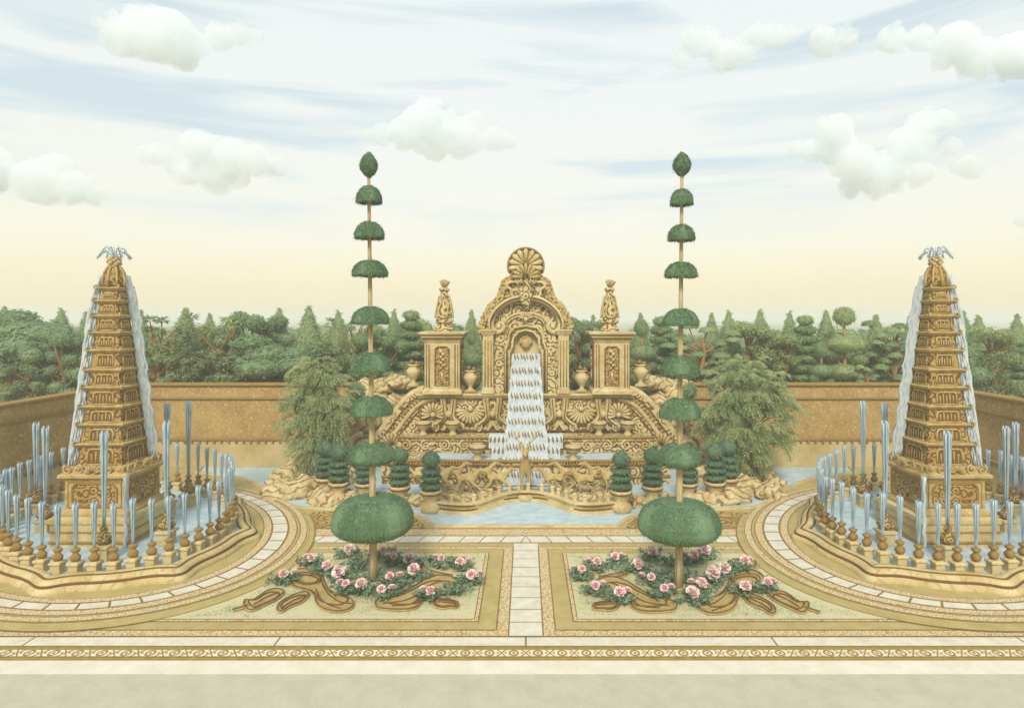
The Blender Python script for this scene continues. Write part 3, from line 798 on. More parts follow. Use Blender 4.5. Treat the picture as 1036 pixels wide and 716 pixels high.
# ------------------------------------------------------------------ flower beds: scrolls and roses
def C6(x, y, z=0.03): return G(220 + x / 3.169, 490 + y / 3.169, z)
def C7(x, y, z=0.03): return G(520 + x / 3.169, 490 + y / 3.169, z)
def smooth(pts, closed=False, it=2):
    for _ in range(it):
        out = []; n = len(pts)
        rng = range(n if closed else n - 1)
        if not closed: out.append(pts[0])
        for i in rng:
            a, b = pts[i], pts[(i + 1) % n]
            out.append((a[0] * .75 + b[0] * .25, a[1] * .75 + b[1] * .25)); out.append((a[0] * .25 + b[0] * .75, a[1] * .25 + b[1] * .75))
        if not closed: out.append(pts[-1])
        pts = out
    return pts
LEFT = [('broad shell shaped stone scroll lying in the left half of the left flower bed', [
            ([(255, 270), (330, 285), (350, 335), (385, 362), (437, 372), (436, 400), (390, 416), (320, 398), (310, 345), (240, 332), (215, 310)], 1),
            ([(235, 300), (265, 285), (320, 292), (335, 312), (310, 328), (255, 325)], 1), ([(330, 300), (345, 350), (390, 385), (430, 388)], 0), ([(316, 340), (335, 385), (395, 405)], 0)]),
        ('leaf shaped stone scroll with curled tips at the left end of the left flower bed', [
            ([(210, 340), (165, 340), (115, 380), (88, 372), (85, 392), (105, 412), (135, 398), (190, 372), (215, 352)], 1), ([(200, 352), (160, 365), (118, 392)], 0), ([(50, 408), (75, 400), (100, 392)], 0)]),
        ('small forked stone scroll below the shell scroll in the left flower bed', [([(300, 350), (265, 350), (205, 378), (188, 405), (205, 415), (225, 398), (275, 380)], 1), ([(285, 360), (230, 385), (205, 405)], 0)]),
        ('long wave shaped stone scroll in the right half of the left flower bed', [
            ([(510, 372), (560, 366), (620, 340), (670, 305), (730, 292), (785, 318), (775, 350), (735, 355), (700, 335), (665, 365), (635, 408), (520, 404), (505, 392)], 1),
            ([(530, 388), (620, 378), (680, 325), (740, 312), (765, 332)], 0), ([(560, 396), (630, 392), (660, 350)], 0)]),
        ('thin stone scroll arching over the wave scroll in the left flower bed', [([(655, 250), (672, 278), (715, 290), (755, 296)], 0), ([(648, 262), (668, 290), (700, 298)], 0)]),
        ('curled stone scroll at the lower right of the left flower bed', [([(690, 365), (715, 372), (745, 375), (775, 382), (770, 400), (745, 396), (720, 402), (690, 392)], 1), ([(705, 382), (760, 388)], 0)]),
        ('ring shaped stone scroll at the upper right of the left flower bed', [([(745, 240), (795, 238), (808, 255), (790, 275), (755, 280), (742, 262), (765, 252), (782, 260)], 0)]),
        ('ring shaped stone scroll at the upper left of the left flower bed', [([(330, 240), (280, 238), (255, 245), (250, 260), (290, 264), (345, 258)], 0)])]
scmap = {}
for side in ('left', 'right'):
    for lab, curves in LEFT:
        cx0 = 285 if False else None
        if side == 'right':
            lab = lab.replace('left', '#').replace('right', 'left').replace('#', 'right')
        t = thing('parterre_scroll', lab, 'stone scroll', group='stone scrolls in the flower beds')
        first = None
        rim, inl_, line = MB(), MB(), MB()
        for ci_, (pts, closed) in enumerate(curves):
            sp = smooth(pts, bool(closed))
            g = [C6(x, y) for x, y in sp]
            if side == 'right': g = [Vector((-p.x - .02, p.y - .1, p.z)) for p in g]
            if first is None:
                cc = Vector((sum(p.x for p in g) / len(g), sum(p.y for p in g) / len(g), 0)); t.location = (cc.x, cc.y, 0.03)
            first = True
            g = [p - cc for p in g]
            n = len(g)
            rad = [.030] * n if closed else [.02 + .02 * math.sin(PI * i / (n - 1)) for i in range(n)]
            rim.tube([(p.x, p.y, .03) for p in g], rad, 8, bool(closed), .6)
            if closed and n > 8:
                mx_, my_ = sum(p.x for p in g) / n, sum(p.y for p in g) / n
                line.tube([(mx_ + (p.x - mx_) * .80, my_ + (p.y - my_) * .70, .045) for p in g], .016, 6, True)
            line.tube([(p.x, p.y - .035, .075) for p in g], .012, 5, bool(closed))
            if closed: inl_.sheet([(p.x, p.y) for p in g], .03 + .006 * ci_)
        obj('rim', rim, M['towerpale'], t, True)
        obj('carved_line', line, M['dark'], t, True)
        if inl_.f: obj('bed_panel', inl_, M['bedstone'], t)
def blossom(mb, c, r, rr):
    c = Vector(c)
    for ring_, (n, tilt, rad) in enumerate(((9, .15, 1.0), (8, .5, .86), (7, .8, .68), (5, 1.1, .48), (3, 1.4, .28))):
        for k in range(n):
            a = 2 * PI * (k + .5 * (ring_ % 2)) / n + rr.uniform(-.15, .15)
            o = Vector((math.cos(a), math.sin(a), 0)); s = Vector((-math.sin(a), math.cos(a), 0)); up = Vector((0, 0, 1))
            d = (o * math.cos(tilt) + up * math.sin(tilt))
            b = c + o * r * .08 + up * r * .1 * ring_
            L, W = r * rad, r * rad * .52
            pts = [b, b + d * L * .5 + s * W, b + d * L * .9 + s * W * .75 + up * r * .10, b + d * L + up * r * .16, b + d * L * .9 - s * W * .75 + up * r * .10, b + d * L * .5 - s * W, b + d * L * .55 - up * r * .07]
            mb.add(pts, [(0, 1, 6), (1, 2, 6), (2, 3, 6), (3, 4, 6), (4, 5, 6), (5, 0, 6)])
ROSES_L = [(425, 222, 1), (355, 275, 1), (393, 297, 1), (617, 250, 1), (630, 287, 1), (465, 335, .8), (305, 248, .6), (528, 353, .55), (532, 225, .6), (555, 310, .5), (568, 245, .5), (720, 250, .55), (778, 262, .65), (815, 305, .6), (685, 358, .6), (215, 302, .6), (415, 335, .6), (450, 260, 0), (760, 335, 0), (500, 300, 0), (590, 320, 0)]
ROSES_R = [(442, 228, 1), (395, 270, 1), (608, 222, 1), (637, 300, 1), (672, 283, .95), (570, 365, .95), (322, 245, .55), (217, 287, .65), (265, 262, .6), (260, 340, .6), (338, 362, .7), (438, 312, .6), (575, 240, .6), (600, 333, .7), (737, 258, .6), (738, 343, .6), (808, 330, .6), (500, 245, 0), (470, 300, 0), (535, 300, 0), (480, 350, .4)]
desc = {1: 'with big full bloom', .95: 'with wide pale bloom', .8: 'with middling bloom', 0: 'with leaves only'}
for side, lst, conv in (('left', ROSES_L, C6), ('right', ROSES_R, C7)):
    trunk_x = 500 if side == 'left' else 530
    for idx, (x, y, s) in enumerate(lst):
        rr = random.Random(idx * 31 + (side == 'right') * 977)
        g = conv(x, y + 14)
        kind = desc.get(s, 'with small blooms')
        rank = sorted([q for q in lst if desc.get(q[2], 'with small blooms') == kind], key=lambda q: q[0]).index((x, y, s))
        lab = 'rose bush %s, %s such from left in the %s flower bed' % (kind, ORD[rank], side)
        t = thing('rose_bush', lab, 'rose bush', (g.x, g.y, .032), group='rose bushes in the flower beds')
        L, S = MB(), MB()
        R0 = .52 if s >= .8 else .46
        for k in range(18):
            a = rr.uniform(0, 6.28); q = rr.uniform(.3, 1) * R0
            tip = Vector((q * math.cos(a), q * math.sin(a) * .8, rr.uniform(.08, .24)))
            S.tube([(0, 0, 0), tip * .5 + Vector((0, 0, .05)), tip], [.012, .01, .006], 5)
            for j in range(7):
                p = tip * rr.uniform(.45, 1.05); d = unit(rr); d.z = d.z * .5 + .1
                L.leaf(p, d, Vector((0, 0, 1)) + unit(rr) * .4, rr.uniform(.10, .17), rr.uniform(.05, .085))
        obj('stem', S, M['roseleaf'], t); obj('foliage', L, M['roseleaf'], t)
        if s > 0:
            b = MB(); blossom(b, (0, 0, 0), (.125 * (s ** .8) + .03) * rr.uniform(.85, 1.15), rr); b.v = [tuple(Matrix.Rotation(math.radians(rr.uniform(12, 50)), 3, 'X') @ Matrix.Rotation(math.radians(rr.uniform(-30, 30)), 3, 'Y') @ Vector(v) + Vector((0, -.08, .26))) for v in b.v]
            fl = obj('blossom', b, M['petal'], t, True)
            if s < .8:
                b = MB(); b.ball((0, -.13, .31), .042, 7); obj('flower_heart', b, M['petalred'], fl, True)
                b = MB(); blossom(b, (rr.choice((-.2, .2)), .12, .2), .10, rr); obj('blossom', b, M['petal'], t, True)

# ------------------------------------------------------------------ central fountain
FD = 28.0
def A(cx, cy): return ((cx - 505.6) / 94.72, 6.5 - (cy - 381.2) / 94.72)
def mirror(half): return half + [(-x, z) for x, z in reversed(half) if abs(x) > 1e-6]
def make_arch():
    t = thing('cascade_arch', 'great rococo stone arch with shell crest and stepped water cascade', 'fountain', (0, FD, 0))
    Z0 = 3.22
    op = [A(575, 690)[0], A(575, 520)[0]]
    outer = [A(325, 700), A(325, 470), A(308, 435), (A(312, 400)), A(345, 330), A(385, 290), A(400, 235), A(440, 200), A(452, 165), A(462, 140), A(505.6, 120)]
    outer = [(x, max(z, Z0)) for x, z in outer]
    right = [(-x, z) for x, z in reversed(outer[:-1])]
    inner = [A(440, 700), A(440, 530), A(452, 500), A(456, 465), A(478, 440), A(505.6, 432)]
    inner = [(x, max(z, Z0)) for x, z in inner]
    hole = [(-x, z) for x, z in inner[:-1]] + [inner[-1]] + [p for p in reversed(inner[:-1])]
    body = outer + right + hole                            # one outline, open at the foot of the niche
    obj('arch_body', MB().prism(body, -.25, .55), M['carved'], t)
    nb = MB().box((0, .16, (Z0 + 6.1) / 2), (1.9, .1, 6.1 - Z0)); obj('niche_back', nb, M['stone'], t)
    # niche mouldings
    for k, (o, mt, rr_) in enumerate(((.03, 'stone', .05), (.13, 'dark', .03), (.21, 'stone', .05))):
        pts = [(-(abs(x) + o) if x < 0 else abs(x) + o if x > 0 else 0, -.27, z + (o if i not in (0,) else 0)) for i, (x, z) in enumerate(inner)]
        full = pts + [(-x, y, z) for x, y, z in reversed(pts[:-1])]
        obj('niche_moulding', MB().tube(full, rr_, 8), M[mt], t, True)
    # pilasters with bases and capitals
    for sg in (-1, 1):
        px_ = sg * abs(A(350, 0)[0])
        p = obj('pilaster', MB().box((px_, -.36, (Z0 + 5.85) / 2), (.46, .24, 5.85 - Z0)), M['stone'], t, bevel=.015)
        fl = MB()
        for q in (-.13, 0, .13): fl.tube([(px_ + q, -.485, Z0 + .3), (px_ + q, -.485, 5.55)], .026, 6)
        obj('flute', fl, M['gilt'], p, True)
        cp = MB()
        for w_, z_, hh in ((.56, 5.82, .08), (.66, 5.90, .08), (.76, 5.98, .07)): cp.box((px_, -.36, z_), (w_, .24 + (w_ - .46), hh))
        obj('pilaster_base', MB().box((px_, -.36, Z0 + .08), (.58, .36, .16)).box((px_, -.36, Z0 + .205), (.52, .30, .10)), M['stone'], p, bevel=.012)
        obj('capital', cp, M['stone'], p, bevel=.012)
        px2 = sg * abs(A(398, 0)[0])
        p = obj('pilaster', MB().box((px2, -.31, (Z0 + 5.8) / 2), (.34, .14, 5.8 - Z0)), M['carved'], t, bevel=.01)
        gr = MB()
        for q in range(9): gr.ball((px2 + (.05 if q % 2 else -.05), -.40, 5.5 - q * .15), .075 - .004 * q, 7)
        obj('garland', gr, M['stone'], p, True)
        # segment of curved pediment ending in a volute
        cen = A(385, 408)
        cp_ = smooth([(490, 296), (445, 305), (405, 328), (372, 362), (358, 400), (368, 434), (396, 440), (418, 420), (408, 398), (390, 404)], False, 3)
        main = [(sg * abs(A(*q)[0]), -.42, A(*q)[1]) for q in cp_]; nm_ = len(main)
        pd = MB().tube(main, [.15 - .09 * max(0, (i / nm_ - .45) / .55) for i in range(nm_)], 10); main = main[:int(nm_ * .5)]
        obj('pediment_scroll', pd, M['stone'], t, True)
        ln = MB().tube([(x, -.60, z + .02) for x, y, z in main], .03, 6).tube([(x, -.555, z - .12) for x, y, z in main], .025, 6)
        vx, vz = sg * abs(A(394, 0)[0]), A(0, 415)[1]
        vol = MB().ball((vx, -.46, vz), .12, 10)
        v = obj('volute', vol, M['stone'], t, True)
        obj('fillet', ln, M['dark'], v, True)
        # acanthus fringe climbing the outside of the pediment
        fr = MB(); rr = random.Random(5)
        fo = [A(312, 425), A(318, 390), A(345, 335), A(388, 292), A(402, 238), A(438, 205)]
        for a, b in zip(fo[:-1], fo[1:]):
            n = max(3, int(math.hypot(b[0] - a[0], b[1] - a[1]) / .085))
            for i in range(n):
                for lay in range(3):
                    u = (i + rr.random()) / n
                    x = a[0] + (b[0] - a[0]) * u + rr.uniform(-.02, .04) + lay * .10; z = a[1] + (b[1] - a[1]) * u + rr.uniform(-.04, .04) - lay * .03
                    fr.ball((sg * abs(x) * (1 if x < 0 else 1), -.28 - .05 * rr.random() - lay * .03, z), rr.uniform(.05, .095), 6, 1, .8, 1)
        obj('acanthus_fringe', fr, M['towerpale'], t, True)
    # crest: two stacked shells, urn mask and bracket scrolls
    s1 = MB(); shell(s1, 0, -.30, A(0, 165)[1], 1.0 * .72, 9, -PI * .12, PI * 1.12, .12)
    c1 = obj('shell_crest', s1, M['stone'], t, True)
    s2 = MB(); shell(s2, 0, -.42, A(0, 212)[1], .58, 9, -PI * .05, PI * 1.05, .12); obj('lower_shell', s2, M['towerpale'], c1, True)
    rim = MB().tube(arc(0, A(0, 165)[1], .78, .80, -PI * .12, PI * 1.12, 40, -.26), .05, 8); rim.tube(arc(0, A(0, 212)[1], .62, .62, -PI * .05, PI * 1.05, 30, -.42), .035, 8)
    obj('shell_rim', rim, M['gilt'], c1, True)
    bk = MB().prism([(.80 * math.cos(a), A(0, 165)[1] + .80 * math.sin(a)) for a in [-PI * .12 + PI * 1.24 * i / 24 for i in range(25)]], -.22, .2); obj('shell_back', bk, M['carved_fine'], c1)
    um = MB().lathe([(.08, -.55), (.14, -.5), (.18, -.35), (.30, -.05), (.34, .1), (.22, .16), (.36, .24), (.38, .3), (.1, .3)], (0, -.52, A(0, 290)[1]), 14, sy=.6, wob=lambda a, z: 1 + .05 * math.cos(7 * a))
    obj('urn_mask', um, M['carved'], t, True)
    for sg in (-1, 1):
        b = MB().tube([(sg * x, -.40, z) for x, z in smooth([(.15, A(0, 232)[1]), (.75, A(0, 230)[1]), (.86, A(0, 250)[1]), (.62, A(0, 262)[1]), (.66, A(0, 285)[1]), (.40, A(0, 300)[1])], False)], .06, 8)
        b.tube(spiral(sg * .30, A(0, 222)[1], .17, .03, -PI / 2, sg * 1.4, 24, -.46), .04, 7)
        obj('bracket_scroll', b, M['stone'], t, True)
    b = MB().tube(arc(0, A(0, 408)[1], .95, .52, PI * .04, PI * .96, 24, -.33), .06, 8).tube(arc(0, A(0, 408)[1], .80, .40, PI * .02, PI * .98, 24, -.32), .035, 8)
    obj('arch_moulding', b, M['stone'], t, True)
    b = MB(); shell(b, 0, -.36, A(0, 385)[1], .32, 7); b.ball((0, -.40, A(0, 385)[1]), .1, 8); obj('keystone_shell', b, M['stone'], t, True)
    b = MB(); rr = random.Random(12)
    for sg in (-1, 1):
        for i in range(16):
            a = PI * (.08 + .4 * i / 15); b.ball((sg * 1.0 * .88 * math.cos(a), -.28, A(0, 408)[1] + .46 * math.sin(a)), rr.uniform(.045, .07), 6)
    obj('carved_fruit', b, M['towerpale'], t, True)
    # mask head over the spout, with a face
    hz = A(0, 487)[1]
    hd = MB().ball((0, .3, hz), .22, 10, 1, .9, 1.15)
    for sg in (-1, 1): hd.ball((sg * .075, .135, hz + .04), .035, 6); hd.ball((sg * .19, .3, hz), .05, 6)
    hd.tube([(0, .14, hz + .05), (0, .085, hz - .04)], [.02, .035], 6); hd.tube([(-.07, .13, hz - .11), (0, .11, hz - .125), (.07, .13, hz - .11)], .018, 6)
    for k in range(11):
        a = PI * k / 10; hd.ball((.23 * math.cos(a), .28, hz + .06 + .24 * math.sin(a)), .075, 6)
    hd.v = [(x, y - .28, z) for x, y, z in hd.v]; obj('mask_head', hd, M['towerpale'], t, True)
    # stepped cascade: stone steps, water over them, dark scalloped lips
    NS = 10; st, wa, lips = MB(), MB(), []
    Y = [.0 - .362 * i for i in range(NS)]
    for i in range(NS):
        u = i / (NS - 1)
        zt = 4.93 - (4.93 - .55) * (u ** .92); zn = 4.93 - (4.93 - .55) * (min(1, (i + 1) / (NS - 1)) ** .92) if i < NS - 1 else 0.0
        hwid = .60 + .30 * u
        y1, y0 = (.2 if i == 0 else Y[i] + .362), Y[i]
        st.box((0, (y0 + .45) / 2 + .05, (zt - .08) / 2), (hwid * 2, .45 - y0 + .1 if i else .5, zt - .08)) if i == NS - 1 else st.box((0, Y[i] + .2, (zt + max(zn, 0) - .1) / 2), (hwid * 2, .46, zt - max(zn, 0) + .1))
        n = 16; vs_, fs_ = [], []
        rr = random.Random(i)
        prof = [(y1 + .02, zt + .015), (y0 + .03, zt + .02), (y0 - .04, zt - .01), (y0 - .07, zt - .10), (y0 - .075, (zt + zn) / 2), (y0 - .09, zn + .0)]
        for j in range(n + 1):
            x = -hwid - .04 + (2 * hwid + .08) * j / n
            for (yy, zz) in prof: vs_.append((x + rr.uniform(-.012, .012), yy - .03 * math.sin(j * 2.1 + i) - rr.uniform(0, .02), zz))
        m_ = len(prof)
        for j in range(n):
            for q in range(m_ - 1): fs_.append((j * m_ + q, (j + 1) * m_ + q, (j + 1) * m_ + q + 1, j * m_ + q + 1))
        wa.add(vs_, fs_)
        sc = MB(); lips.append(sc)
        ns = int(hwid * 2 / .135)
        for j in range(ns):
            x = (j - (ns - 1) / 2) * .135 + rr.uniform(-.025, .025); zt0 = zt; zt = zt0 + rr.uniform(-.035, .02)
            sc.tube([(x - .03, y0 - .10, zt + .02), (x - .02, y0 - .125, zt - .08), (x + .01, y0 - .13, zt - .17), (x + .02, y0 - .12, zt - .22)], [.018, .034 * rr.uniform(.7, 1.15), .034 * rr.uniform(.7, 1.1), .01], 6); zt = zt0
    ca = obj('cascade', wa, M['foam'], t, True); obj('cascade_step', st, M['stone'], t); [obj('scalloped_lip', q, M['gilt'], ca, True) for q in lips]
    # wings of the lower cascade
    for sg in (-1, 1):
        wg, ws_ = MB(), []
        for i in range(3):
            zt = 1.72 - i * .42; x0 = .80; x1 = 1.50 - .12 * i; yb = -2.35 - .12 * i
            pts = [(sg * (x0 + (x1 - x0) * j / 8), yb + .05 * math.sin(j * 1.9)) for j in range(9)]
            vs_ = []
            for x, y in pts: vs_ += [(x, y + .6, zt + .02), (x, y, zt), (x, y - .06, zt - .1), (x, y - .09, zt - .48)]
            wg.add(vs_, [(j * 4 + q, (j + 1) * 4 + q, (j + 1) * 4 + q + 1, j * 4 + q + 1) for j in range(8) for q in range(3)])
            wsc = MB(); ws_.append(wsc)
            for j in range(4 - i):
                x = sg * (x0 + .1 + .17 * j)
                wsc.tube([(x, yb - .11, zt + .02), (x + sg * .02, yb - .15, zt - .1), (x + sg * .05, yb - .13, zt - .2)], [.02, .045, .012], 6)
        ca2 = obj('cascade_wing', wg, M['foam'], t, True)
        for q in ws_: obj('scalloped_lip', q, M['gilt'], ca2, True)
    return t
arch = make_arch()

# the plinth wall under the arch and pillars
def make_plinth():
    t = thing('fountain_plinth', 'carved stone plinth wall with shells and brackets under the great arch', 'plinth', (0, FD, 0))
    obj('plinth_wall', MB().box((0, .25, 1.5), (9.3, 1.0, 3.24)), M['carved'], t)
    c = MB().box((0, .2, 3.17), (9.6, 1.36, .10)).box((0, .2, 3.07), (9.45, 1.2, .09)); obj('cornice', c, M['stone'], t, bevel=.02)
    obj('cornice_line', MB().box((0, .2, 3.0), (9.36, 1.12, .05)).box((0, .2, 1.60), (9.4, 1.14, .07)), M['dark'], t)
    for sg in (-1, 1):
        for x, r, z in ((2.42, .66, 2.55), (4.05, .52, 2.3)):
            b = MB(); shell(b, sg * x, -.34, z, r, 11, -PI * (1.0 if x < 3 else .15), 0.0 if x < 3 else PI * 1.15, .14); b.ball((sg * x, -.42, z), .12, 8)
            sh = obj('shell', b, M['stone'], t, True)
            rm = MB().tube(arc(sg * x, z, r * 1.10, r * 1.10, -PI, PI, 36, -.30), .04, 7, True); obj('shell_rim', rm, M['gilt'], sh, True)
        for x, fl in ((1.15, 1), (1.75, -1), (3.15, 1), (3.62, -1)):
            pts = smooth([(x * sg, 3.0), ((x + .04 * fl) * sg, 2.5), ((x + .10 * fl) * sg, 2.15), ((x - .30 * fl) * sg, 1.85), ((x - .45 * fl) * sg, 1.64)])
            b = MB().tube([(px, -.36, pz) for px, pz in pts], [.15 - .06 * i / (len(pts) - 1) for i in range(len(pts))], 8)
            b.tube(spiral((x - .34 * fl) * sg, 1.78, .19, .04, -PI / 2, sg * fl * 1.3, 22, -.44), .05, 7)
            br = obj('bracket', b, M['stone'], t, True)
            obj('bracket_line', MB().tube([(px, -.36 - .14, pz) for px, pz in pts[:-3]], .025, 6), M['dark'], br, True)
        for x in (1.45, 3.38):
            b = MB().prism([((x - .28) * sg, 1.62), ((x - .12) * sg, 2.0), (x * sg, 2.05), ((x + .12) * sg, 2.0), ((x + .28) * sg, 1.62), ((x + .16) * sg, 1.62), (x * sg, 1.86), ((x - .16) * sg, 1.62)], -.45, -.26)
            b.ball((x * sg, -.4, 2.32), .15, 8); obj('console', b, M['stone'], t, bevel=.01)
    return t
make_plinth()

# pillars with obelisks
def make_pillar():
    t = thing('fountain_pillar', 'square stone pillar topped by carved obelisk left of the great arch', 'pillar', (-3.62, FD + .1, 3.22), group='pillars beside the great arch')
    sh = obj('shaft', MB().sq([(.86, 0), (.86, .14), (.80, .2), (.76, .24), (.76, 2.22), (.80, 2.26)]), M['stone'], t, bevel=.015)
    for side in range(4):
        fm, gr = MB(), MB()
        fm.tube([(-.30, -.775, .38), (.30, -.775, .38), (.30, -.775, 1.95), (.2, -.775, 2.05), (-.2, -.775, 2.05), (-.30, -.775, 1.95)], .028, 6, True)
        fm.tube([(-.56, -.775, .3), (-.56, -.775, 2.15)], .024, 6); fm.tube([(.56, -.775, .3), (.56, -.775, 2.15)], .024, 6); fm.tube([(-.68, -.775, .3), (-.68, -.775, 2.15)], .018, 6); fm.tube([(.68, -.775, .3), (.68, -.775, 2.15)], .018, 6)
        for q in range(8): gr.ball((.045 if q % 2 else -.045, -.80, 1.85 - q * .12), .085 - .006 * q, 7)
        gr.tube([(0, -.79, .95), (0, -.79, .5)], [.05, .02], 6)
        pq = MB().add([(-.29, -.763, .39), (.29, -.763, .39), (.29, -.763, 1.95), (.19, -.763, 2.04), (-.19, -.763, 2.04), (-.29, -.763, 1.95)], [(0, 1, 2, 3, 4, 5)])
        rot = Matrix.Rotation(side * PI / 2, 3, 'Z')
        pq.v = [tuple(rot @ Vector(v)) for v in pq.v]; obj('carved_panel', pq, M['carved_fine'], sh)
        for mb in (fm, gr): mb.v = [tuple(rot @ Vector(v)) for v in mb.v]
        obj('panel_frame', fm, M['dark'], sh, True); obj('garland', gr, M['stone'], sh, True)
    obj('cornice', MB().sq([(.78, 2.26), (.82, 2.34), (.82, 2.40), (.90, 2.46), (.90, 2.52), (1.0, 2.60), (1.0, 2.68), (.94, 2.70)]), M['stone'], t, bevel=.015)
    obj('cornice_line', MB().sq([(.83, 2.36), (.86, 2.37), (.86, 2.40), (.83, 2.41)]).sq([(.91, 2.52), (.94, 2.53), (.94, 2.55), (.91, 2.56)]), M['dark'], t)
    f = obj('obelisk', MB().lathe([(.44, 2.70), (.44, 2.82), (.34, 2.9), (.30, 3.02), (.42, 3.10), (.42, 3.22), (.34, 3.26), (.36, 3.4), (.37, 3.55), (.30, 3.85), (.22, 4.2), (.16, 4.45), (.24, 4.52), (.24, 4.6), (.12, 4.66)], (0, 0, 0), 8, PI / 8), M['carved'], t)
    cu = MB()
    for k in range(4):
        a = k * PI / 2 - PI / 2; dx, dy = math.cos(a), math.sin(a); tx, ty = -dy, dx
        loop = [(u, z) for u, z in smooth([(0, 4.35), (.10, 4.0), (.22, 3.6), (.16, 3.35), (0, 3.3), (-.16, 3.35), (-.22, 3.6), (-.10, 4.0)], True, 2)]
        cu.tube([(dx * (.40 - (z - 3.3) * .16) + tx * u, dy * (.40 - (z - 3.3) * .16) + ty * u, z) for u, z in loop], .03, 6, True)
    obj('strapwork', cu, M['stone'], f, True)
    pl = MB(); rr = random.Random(4)
    for k in range(24):
        a = rr.uniform(0, 6.28); q = rr.uniform(.05, .28)
        pl.tube([(0, 0, 4.62), (q * .6 * math.cos(a), q * .6 * math.sin(a), 4.75), (q * math.cos(a), q * math.sin(a), 4.80 + .22 * (1 - q * 2))], [.03, .045, .05], 6)
    obj('plume', pl, M['towerpale'], t, True)
    return t
pil = make_pillar()
pil2 = copy_tree(pil, 'square stone pillar topped by carved obelisk right of the great arch'); pil2.location = (3.72, FD + .1, 3.22)

# sweeping scroll ramps either side
def make_ramp():
    t = thing('scroll_ramp', 'sweeping ribbed stone scroll ramp on the left side of the fountain', 'scroll ramp', (-4.6, FD - .1, 0), group='scroll ramps of the fountain')
    path = smooth([(.25, 3.35), (-.15, 3.30), (-.65, 2.95), (-1.15, 2.35), (-1.65, 1.65), (-2.15, 1.05), (-2.8, .55)], False, 3)
    n = len(path)
    out = [(x, z) for x, z in path] + [(-2.8, -.1), (.25, -.1)]
    obj('ramp_body', MB().prism(out, -.15, .9), M['carved'], t)
    top = MB().tube([(x, .1, z + .04) for x, z in path], .17, 10); obj('upper_band', top, M['stone'], t, True)
    low = MB().tube([(x + .36, -.16, z - .38) for x, z in path], .11, 8); obj('lower_band', low, M['stone'], t, True)
    ln = MB().tube([(x + .14, -.19, z - .15) for x, z in path], .035, 6).tube([(x + .50, -.18, z - .54) for x, z in path], .03, 6); obj('band_line', ln, M['dark'], t, True)
    rb = MB()
    for i in range(2, n - 2, 2):
        x, z = path[i]; rb.tube([(x + .15, -.19, z - .16), (x + .30, -.22, z - .30)], [.035, .045], 6)
    obj('rib', rb, M['gilt'], t, True)
    lv = MB().tube(spiral(-2.5, .85, .62, .08, PI / 2, 1.8, 46, -.36), [.13 - .07 * i / 46 for i in range(47)], 8); lv.ball((-2.5, -.40, .85), .13, 8); obj('lower_volute', lv, M['stone'], t, True)
    shl = MB(); shell(shl, -1.25, -.22, .95, .55, 9, -PI * .05, PI * 1.05, .14); obj('shell', shl, M['towerpale'], t, True)
    vo = MB().tube(spiral(.1, 3.15, .34, .06, PI / 2, -1.7, 40, -.12), [.09 - .04 * i / 40 for i in range(41)], 8); obj('volute', vo, M['stone'], t, True)
    return t
ramp = make_ramp()
ramp2 = copy_tree(ramp, 'sweeping ribbed stone scroll ramp on the right side of the fountain'); ramp2.location = (4.65, FD - .1, 0); ramp2.scale = (-1, 1, 1)

# terraces
def make_terrace():
    t = thing('cascade_terrace', 'two wide stone terraces stepping down in front of the fountain plinth', 'terrace', (0, FD, 0))
    def pl(hw_, y0, y1, z0, z1, bow):
        pts = [(-hw_, y1), (-hw_, y0 + .3)] + [(-hw_ + 2 * hw_ * i / 24, y0 - bow * math.sin(PI * i / 24)) for i in range(25)] + [(hw_, y0 + .3), (hw_, y1)]
        return pts
    up = pl(5.4, -1.35, -.27, 0, 0, .15); lo = pl(5.7, -2.95, -1.2, 0, 0, .2)
    obj('upper_terrace', MB().slab(up, -.1, 1.50), M['carved'], t); obj('lower_terrace', MB().slab(lo, -.1, .90), M['carved'], t)
    for sg in (-1, 1):
        for q in range(5):
            x = sg * (1.75 + q * .82); y = -1.42 - .13 * math.sin(PI * (x + 5.4) / 10.8)
            sc_ = MB().tube(spiral(x, 1.18, .22, .04, PI / 2, (1 if q % 2 else -1) * 1.5, 24, y), [.045 - .02 * i / 24 for i in range(25)], 6)
            sc_.tube([(x + .22, y, 1.10), (x + .42, y - .02, 1.30), (x + .6, y, 1.12)], [.02, .04, .02], 6); obj('scroll_relief', sc_, M['stone'], t, True)
    mo = MB()
    for o_, z_, r_ in ((up, 1.50, .05), (up, 1.36, .03), (lo, .90, .06), (lo, .72, .035), (lo, .25, .05)): mo.tube([(x, y - .02, z_) for x, y in o_[1:-1]], r_, 7)
    obj('moulding', mo, M['gilt'], t, True)
    des = (MB(), MB())
    for i in range(92):
        x = -5.5 + 11 * i / 91
        if abs(x) < .95: continue
        y = -2.95 - .2 * math.sin(PI * (x + 5.7) / 11.4) - .06
        des[x > 0].tube([(x, y, .86), (x + .01, y - .05, .78), (x + .02, y, .70)], [.03, .045, .02], 6)
    for de in des: obj('dentil_row', de, M['gilt'], t, True)
    return t
make_terrace()
struct('terrace_water', MB().sheet([(-4.1, 25.2), (-1.1, 25.0), (-1.0, 26.1), (-4.0, 26.35)], .906).sheet([(4.1, 25.2), (4.0, 26.35), (1.0, 26.1), (1.1, 25.0)], .906), M['water'])

